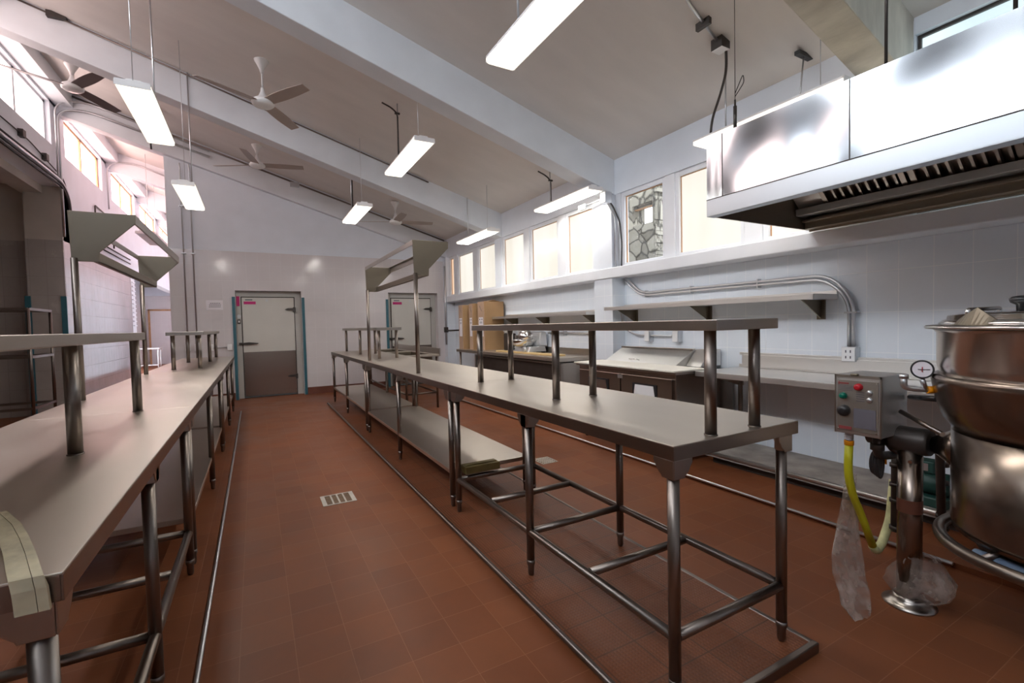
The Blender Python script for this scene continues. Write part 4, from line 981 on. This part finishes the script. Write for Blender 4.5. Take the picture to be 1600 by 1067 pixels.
obj('screws', m, 'chrome', cb)
# gauge with its pipe elbow
gx, gy, gz = 2.39, .85, 1.100
gn = (-.93, -.35, .04)
m = MB(); disc(m, (gx, gy, gz), gn, [(.030, -.02), (.038, -.014), (.038, .008), (.034, .012), (.032, .007)], 32); gg = obj('pressure_gauge', m, 'black', t)
m = MB(); disc(m, (gx, gy, gz), gn, [(.0315, .0072), (.0315, .0095)], 32); dl = obj('dial_face', m, 'paper', gg)
gv = Vector(gn).normalized(); uu = gv.cross(Vector((0, 0, 1))).normalized()
cc = Vector((gx, gy, gz))+gv*.0110
m = MB().tube([cc-uu*.024, cc+uu*.014], .0013, 6); obj('needle', m, 'ink', dl)
m = MB().tube([cc+Vector((0, 0, -.010)), cc+Vector((0, 0, .010))], .0018, 6); obj('scale_mark', m, 'red', dl)
m = MB().tube(bend([(2.36, .90, 1.074), (2.36, .90, 1.022), (2.40, .86, 1.014), (2.46, .80, 1.014)], .02, 5), .012, 14); m.tube([(gx+.006, gy+.004, gz-.036), (2.41, .845, 1.016)], .010, 10)
m.lathe([(.016, 1.060), (.016, 1.078)], (2.36, .90, 0), 14)
gp = obj('gauge_pipe', m, 'galv', t)
obj('pipe_sleeve', MB().tube([(2.415, .843, 1.014), (2.43, .829, 1.014)], .0155, 14), 'orange', gp)
# cord gland, brace rod, pipes
obj('power_gland', T([(2.65, .985, .945), (2.45, .82, .975)], .012, 12), 'black', t)
obj('brace_rod', T([(2.568, .99, .885), (2.44, .80, .834)], .010, 12), 'tube', t)
m = MB(); m.tube(bend([(2.52, 1.06, .775), (2.52, 1.06, .675), (2.60, 1.06, .66), (3.20, 1.06, .60), (3.24, 1.06, .13)], .045, 5), .020, 14)
for z in (.70, ): m.lathe([(.028, z), (.028, z+.03)], (2.52, 1.06, 0), 14)
for z in (.50, .40, .22, .15): m.lathe([(.028, z), (.028, z+.02)], (3.24, 1.06, 0), 14)
obj('steam_line', m, 'iron', t)
m = MB(); m.tube(bend([(2.86, 1.10, .575), (2.84, 1.10, .63), (2.81, 1.10, .60), (2.81, 1.10, .23)], .03, 5), .021, 14)
for z in (.56, .46, .38, .24): m.lathe([(.028, z), (.028, z+.018)], (2.81, 1.10, 0), 14)
obj('drain_pipe', m, 'iron', t)
m = MB()
for k in range(4):
    m.tube([(2.575+(.030+.004*k)*math.cos(q), 1.07+.008*k, .625+(.070-.006*k)*math.sin(q)) for q in [2*PI*i/20 for i in range(21)]], .0055, 8, caps=False)
obj('coiled_cord', m, 'cable', t)
obj('cord', MB().tube(bend([(2.60, 1.05, .775), (2.60, 1.05, .70), (2.68, 1.04, .66)], .03, 5), .008, 8), 'redbase', t)
m = MB(); m.box(2.64, 2.70, 1.08, 1.10, .632, .645); m.tube([(2.67, 1.09, .60), (2.67, 1.09, .655)], .007, 8); obj('brass_valve', m, 'orange', t)
for ch in t.children: ch.location = L
# yellow gas hose
t = thing('gas_hose', 'bright yellow flexible hose hanging in a loop under the kettle control box', 'hose', (2.42, 1.15, .2)); L = (-2.42, -1.15, -.2)
pts = [(2.46, 1.15, .715), (2.45, 1.15, .58), (2.49, 1.15, .47), (2.573, 1.15, .355), (2.69, 1.15, .165)]
obj('hose', MB().tube(bend(pts, .10, 6), .0175, 16), 'yellow', t)
pts = [(2.69, 1.15, .165), (2.73, 1.15, .125), (2.79, 1.15, .155), (2.875, 1.15, .26), (2.91, 1.15, .46)]
obj('taped_hose_end', MB().tube(bend(pts, .06, 6), .020, 16), 'paleyellow', t, label='dull taped end of the hose')
f_ = MB()
for k in range(5): f_.lathe([(.017, .735+k*.008), (.0195, .739+k*.008), (.017, .743+k*.008)], (2.46, 1.15, 0), 16)
obj('fitting', f_, 'galv', t); obj('collar', MB().lathe([(.0195, .712), (.020, .716), (.020, .73), (.0195, .734)], (2.46, 1.15, 0), 16), 'orange', t)
for ch in t.children: ch.location = L

# crumpled clear plastic
def crumple(mb, rings, seg=26, amp=.02, seed=1, open_top=True):
    rnd = random.Random(seed); vs = []
    ph = [rnd.uniform(0, 6.28) for _ in range(8)]
    for i, (cx, cy, z, rx, ry, rot) in enumerate(rings):
        for j in range(seg):
            a = 2*PI*j/seg; k = 1+amp*(math.sin(3*a+ph[0]+i*.9)+math.sin(5*a+ph[1]-i*1.3)+.7*math.sin(9*a+ph[2]+i*2.1))+rnd.uniform(-amp, amp)
            u, v = rx*k*math.cos(a), ry*k*math.sin(a)
            vs.append((cx+u*math.cos(rot)-v*math.sin(rot), cy+u*math.sin(rot)+v*math.cos(rot), z+rnd.uniform(-.006, .006)))
    fs = [(i*seg+j, i*seg+(j+1) % seg, (i+1)*seg+(j+1) % seg, (i+1)*seg+j) for i in range(len(rings)-1) for j in range(seg)]
    mb.add(vs, fs, True)
m = MB(); R = []
for l_, r_, y_, z_ in ((2.365, 2.385, 1.10, .60), (2.325, 2.395, 1.10, .53), (2.307, 2.402, 1.10, .50), (2.249, 2.404, 1.09, .42), (2.19, 2.400, 1.08, .345), (2.145, 2.396, 1.07, .285), (2.150, 2.391, 1.06, .215), (2.162, 2.392, 1.05, .145), (2.175, 2.399, 1.04, .08), (2.20, 2.376, 1.03, .04), (2.23, 2.36, 1.02, .008)):
    k_ = 1+.09*min(1, z_/.35); R.append(((l_+r_)/2*k_, y_*k_, 1.32+(z_-1.32)*k_, (r_-l_)/2, .022, 0))
crumple(m, R, 26, .05, 3)
tag(obj('plastic_bag', m, 'bag'), 'long clear plastic bag hanging beside the yellow hose down to the floor', 'bag')
m = MB(); R = []
for z, cx, w_, h in ((.02, 2.63, .07, .05), (.05, 2.64, .115, .09), (.09, 2.65, .135, .10), (.13, 2.64, .12, .09), (.17, 2.63, .10, .08), (.21, 2.615, .075, .06), (.235, 2.60, .055, .055)):
    R.append((cx, .935, z, w_, h, -.5))
crumple(m, R, 30, .09, 5)
tag(obj('plastic_bag', m, 'bag'), 'crumpled clear plastic bag wrapped around the foot of the kettle post', 'bag')
# green pump behind
t = thing('pump_motor', 'dark green motor sitting on the slab behind the kettle post', 'motor', (3.66, 1.27, .149))
obj('body', MB().lathe([(.05, -.12), (.07, -.10), (.07, .10), (.05, .12)], (0, 0, .13), 24, 'y'), 'motor', t)
obj('terminal_box', B(-.05, .05, -.05, .05, .195, .27), 'motor', t, .008); obj('label_plate', B(-.053, -.0505, -.02, .02, .21, .255), 'galv', t)
obj('base', B(-.09, .09, -.12, .12, 0, .06), 'motor', t, .008)

# ================================================================ FLOOR DRAINS, NOTICE, RACK, FAR ROOM
def drain(label, x0, x1, y0, y1, z, n_):
    t = thing('floor_drain', label, 'drain', ((x0+x1)/2, (y0+y1)/2, z)); a, b_ = (x1-x0)/2, (y1-y0)/2
    obj('pit', B(-a+.01, a-.01, -b_+.01, b_-.01, .0002, .0015), 'grit', t)
    m = MB(); fw = .016 if n_ < 6 else .01; e_ = .03 if n_ < 6 else .01
    m.box(-a, a, -b_, -b_+fw, 0, .004); m.box(-a, a, b_-fw, b_, 0, .004); m.box(-a, -a+e_, -b_+fw, b_-fw, 0, .004); m.box(a-e_, a, -b_+fw, b_-fw, 0, .004)
    w_ = (2*a-2*e_)/n_
    for k in range(1, n_): x = -a+e_+k*w_; m.box(x-.006, x+.006, -b_+fw, b_-fw, 0, .004)
    if n_ >= 6:
        for k in range(1, 5): y = -b_+k*2*b_/5; m.box(-a, a, y-.004, y+.004, 0, .0045)
    obj('grate', m, 'grate', t)
drain('rectangular pale floor drain with four slots in the middle aisle', .40, .64, 3.67, 3.90, 0, 4)
drain('small square floor grate seen beneath the right tables', 2.33, 2.50, 3.66, 3.85, 0, 7)
t = thing('wall_notice', 'white paper notice with three printed lines on the back wall tiles', 'notice', (-.635, YB-.002, 1.81))
obj('sheet', B(-.133, .133, -.001, .001, -.093, .093), 'paper', t)
m = MB()
for k, (a, b_) in enumerate(((-.07, .09), (-.085, .10), (-.09, .095))):
    x = a
    while x < b_: m.box(x, min(x+.022, b_), -.0022, -.0012, .035-k*.032-.006, .035-k*.032+.006); x += .028
obj('print', m, 'ink', t)
# dark pipe rack in the passage
t = thing('pipe_rack', 'dark empty metal rack standing in the passage at far left', 'rack', (-3.3, 9.3, 0))
for x in (-.60, .56):
    for y in (-.40, .40): obj('upright', T([(x, y, 0), (x, y, 1.70)], .02, 10), 'tubedark', t)
for z in (1.69, 1.02, .30):
    m = MB(); m.box(-.60, .56, -.42, -.38, z-.018, z+.018); m.box(-.60, .56, .38, .42, z-.018, z+.018); m.box(-.62, -.58, -.4, .4, z-.018, z+.018); m.box(.54, .58, -.4, .4, z-.018, z+.018)
    obj('shelf_frame', m, 'tubedark', t)
# small white table and a door in the far room
t = thing('side_table', 'small white metal stand far down the left passage', 'table', (-3.45, 21.6, 0))
obj('top', B(-.35, .35, -.3, .3, .72, .76), 'white', t)
for x in (-.3, .3):
    for y in (-.25, .25): obj('leg', T([(x, y, 0), (x, y, .72)], .02, 8), 'white', t)
obj('brace', B(-.3, .3, -.26, -.24, .12, .15), 'white', t)
r = sroot('door_3', (-3.3, 24.25, 0)); obj('frame', MB().box(-.55, -.48, -.03, .03, 0, 2.3).box(.48, .55, -.03, .03, 0, 2.3).box(-.55, .55, -.03, .03, 2.23, 2.3), 'wood', r); obj('door_leaf', B(-.48, .48, -.01, .02, 0, 2.23), 'tileB', r)
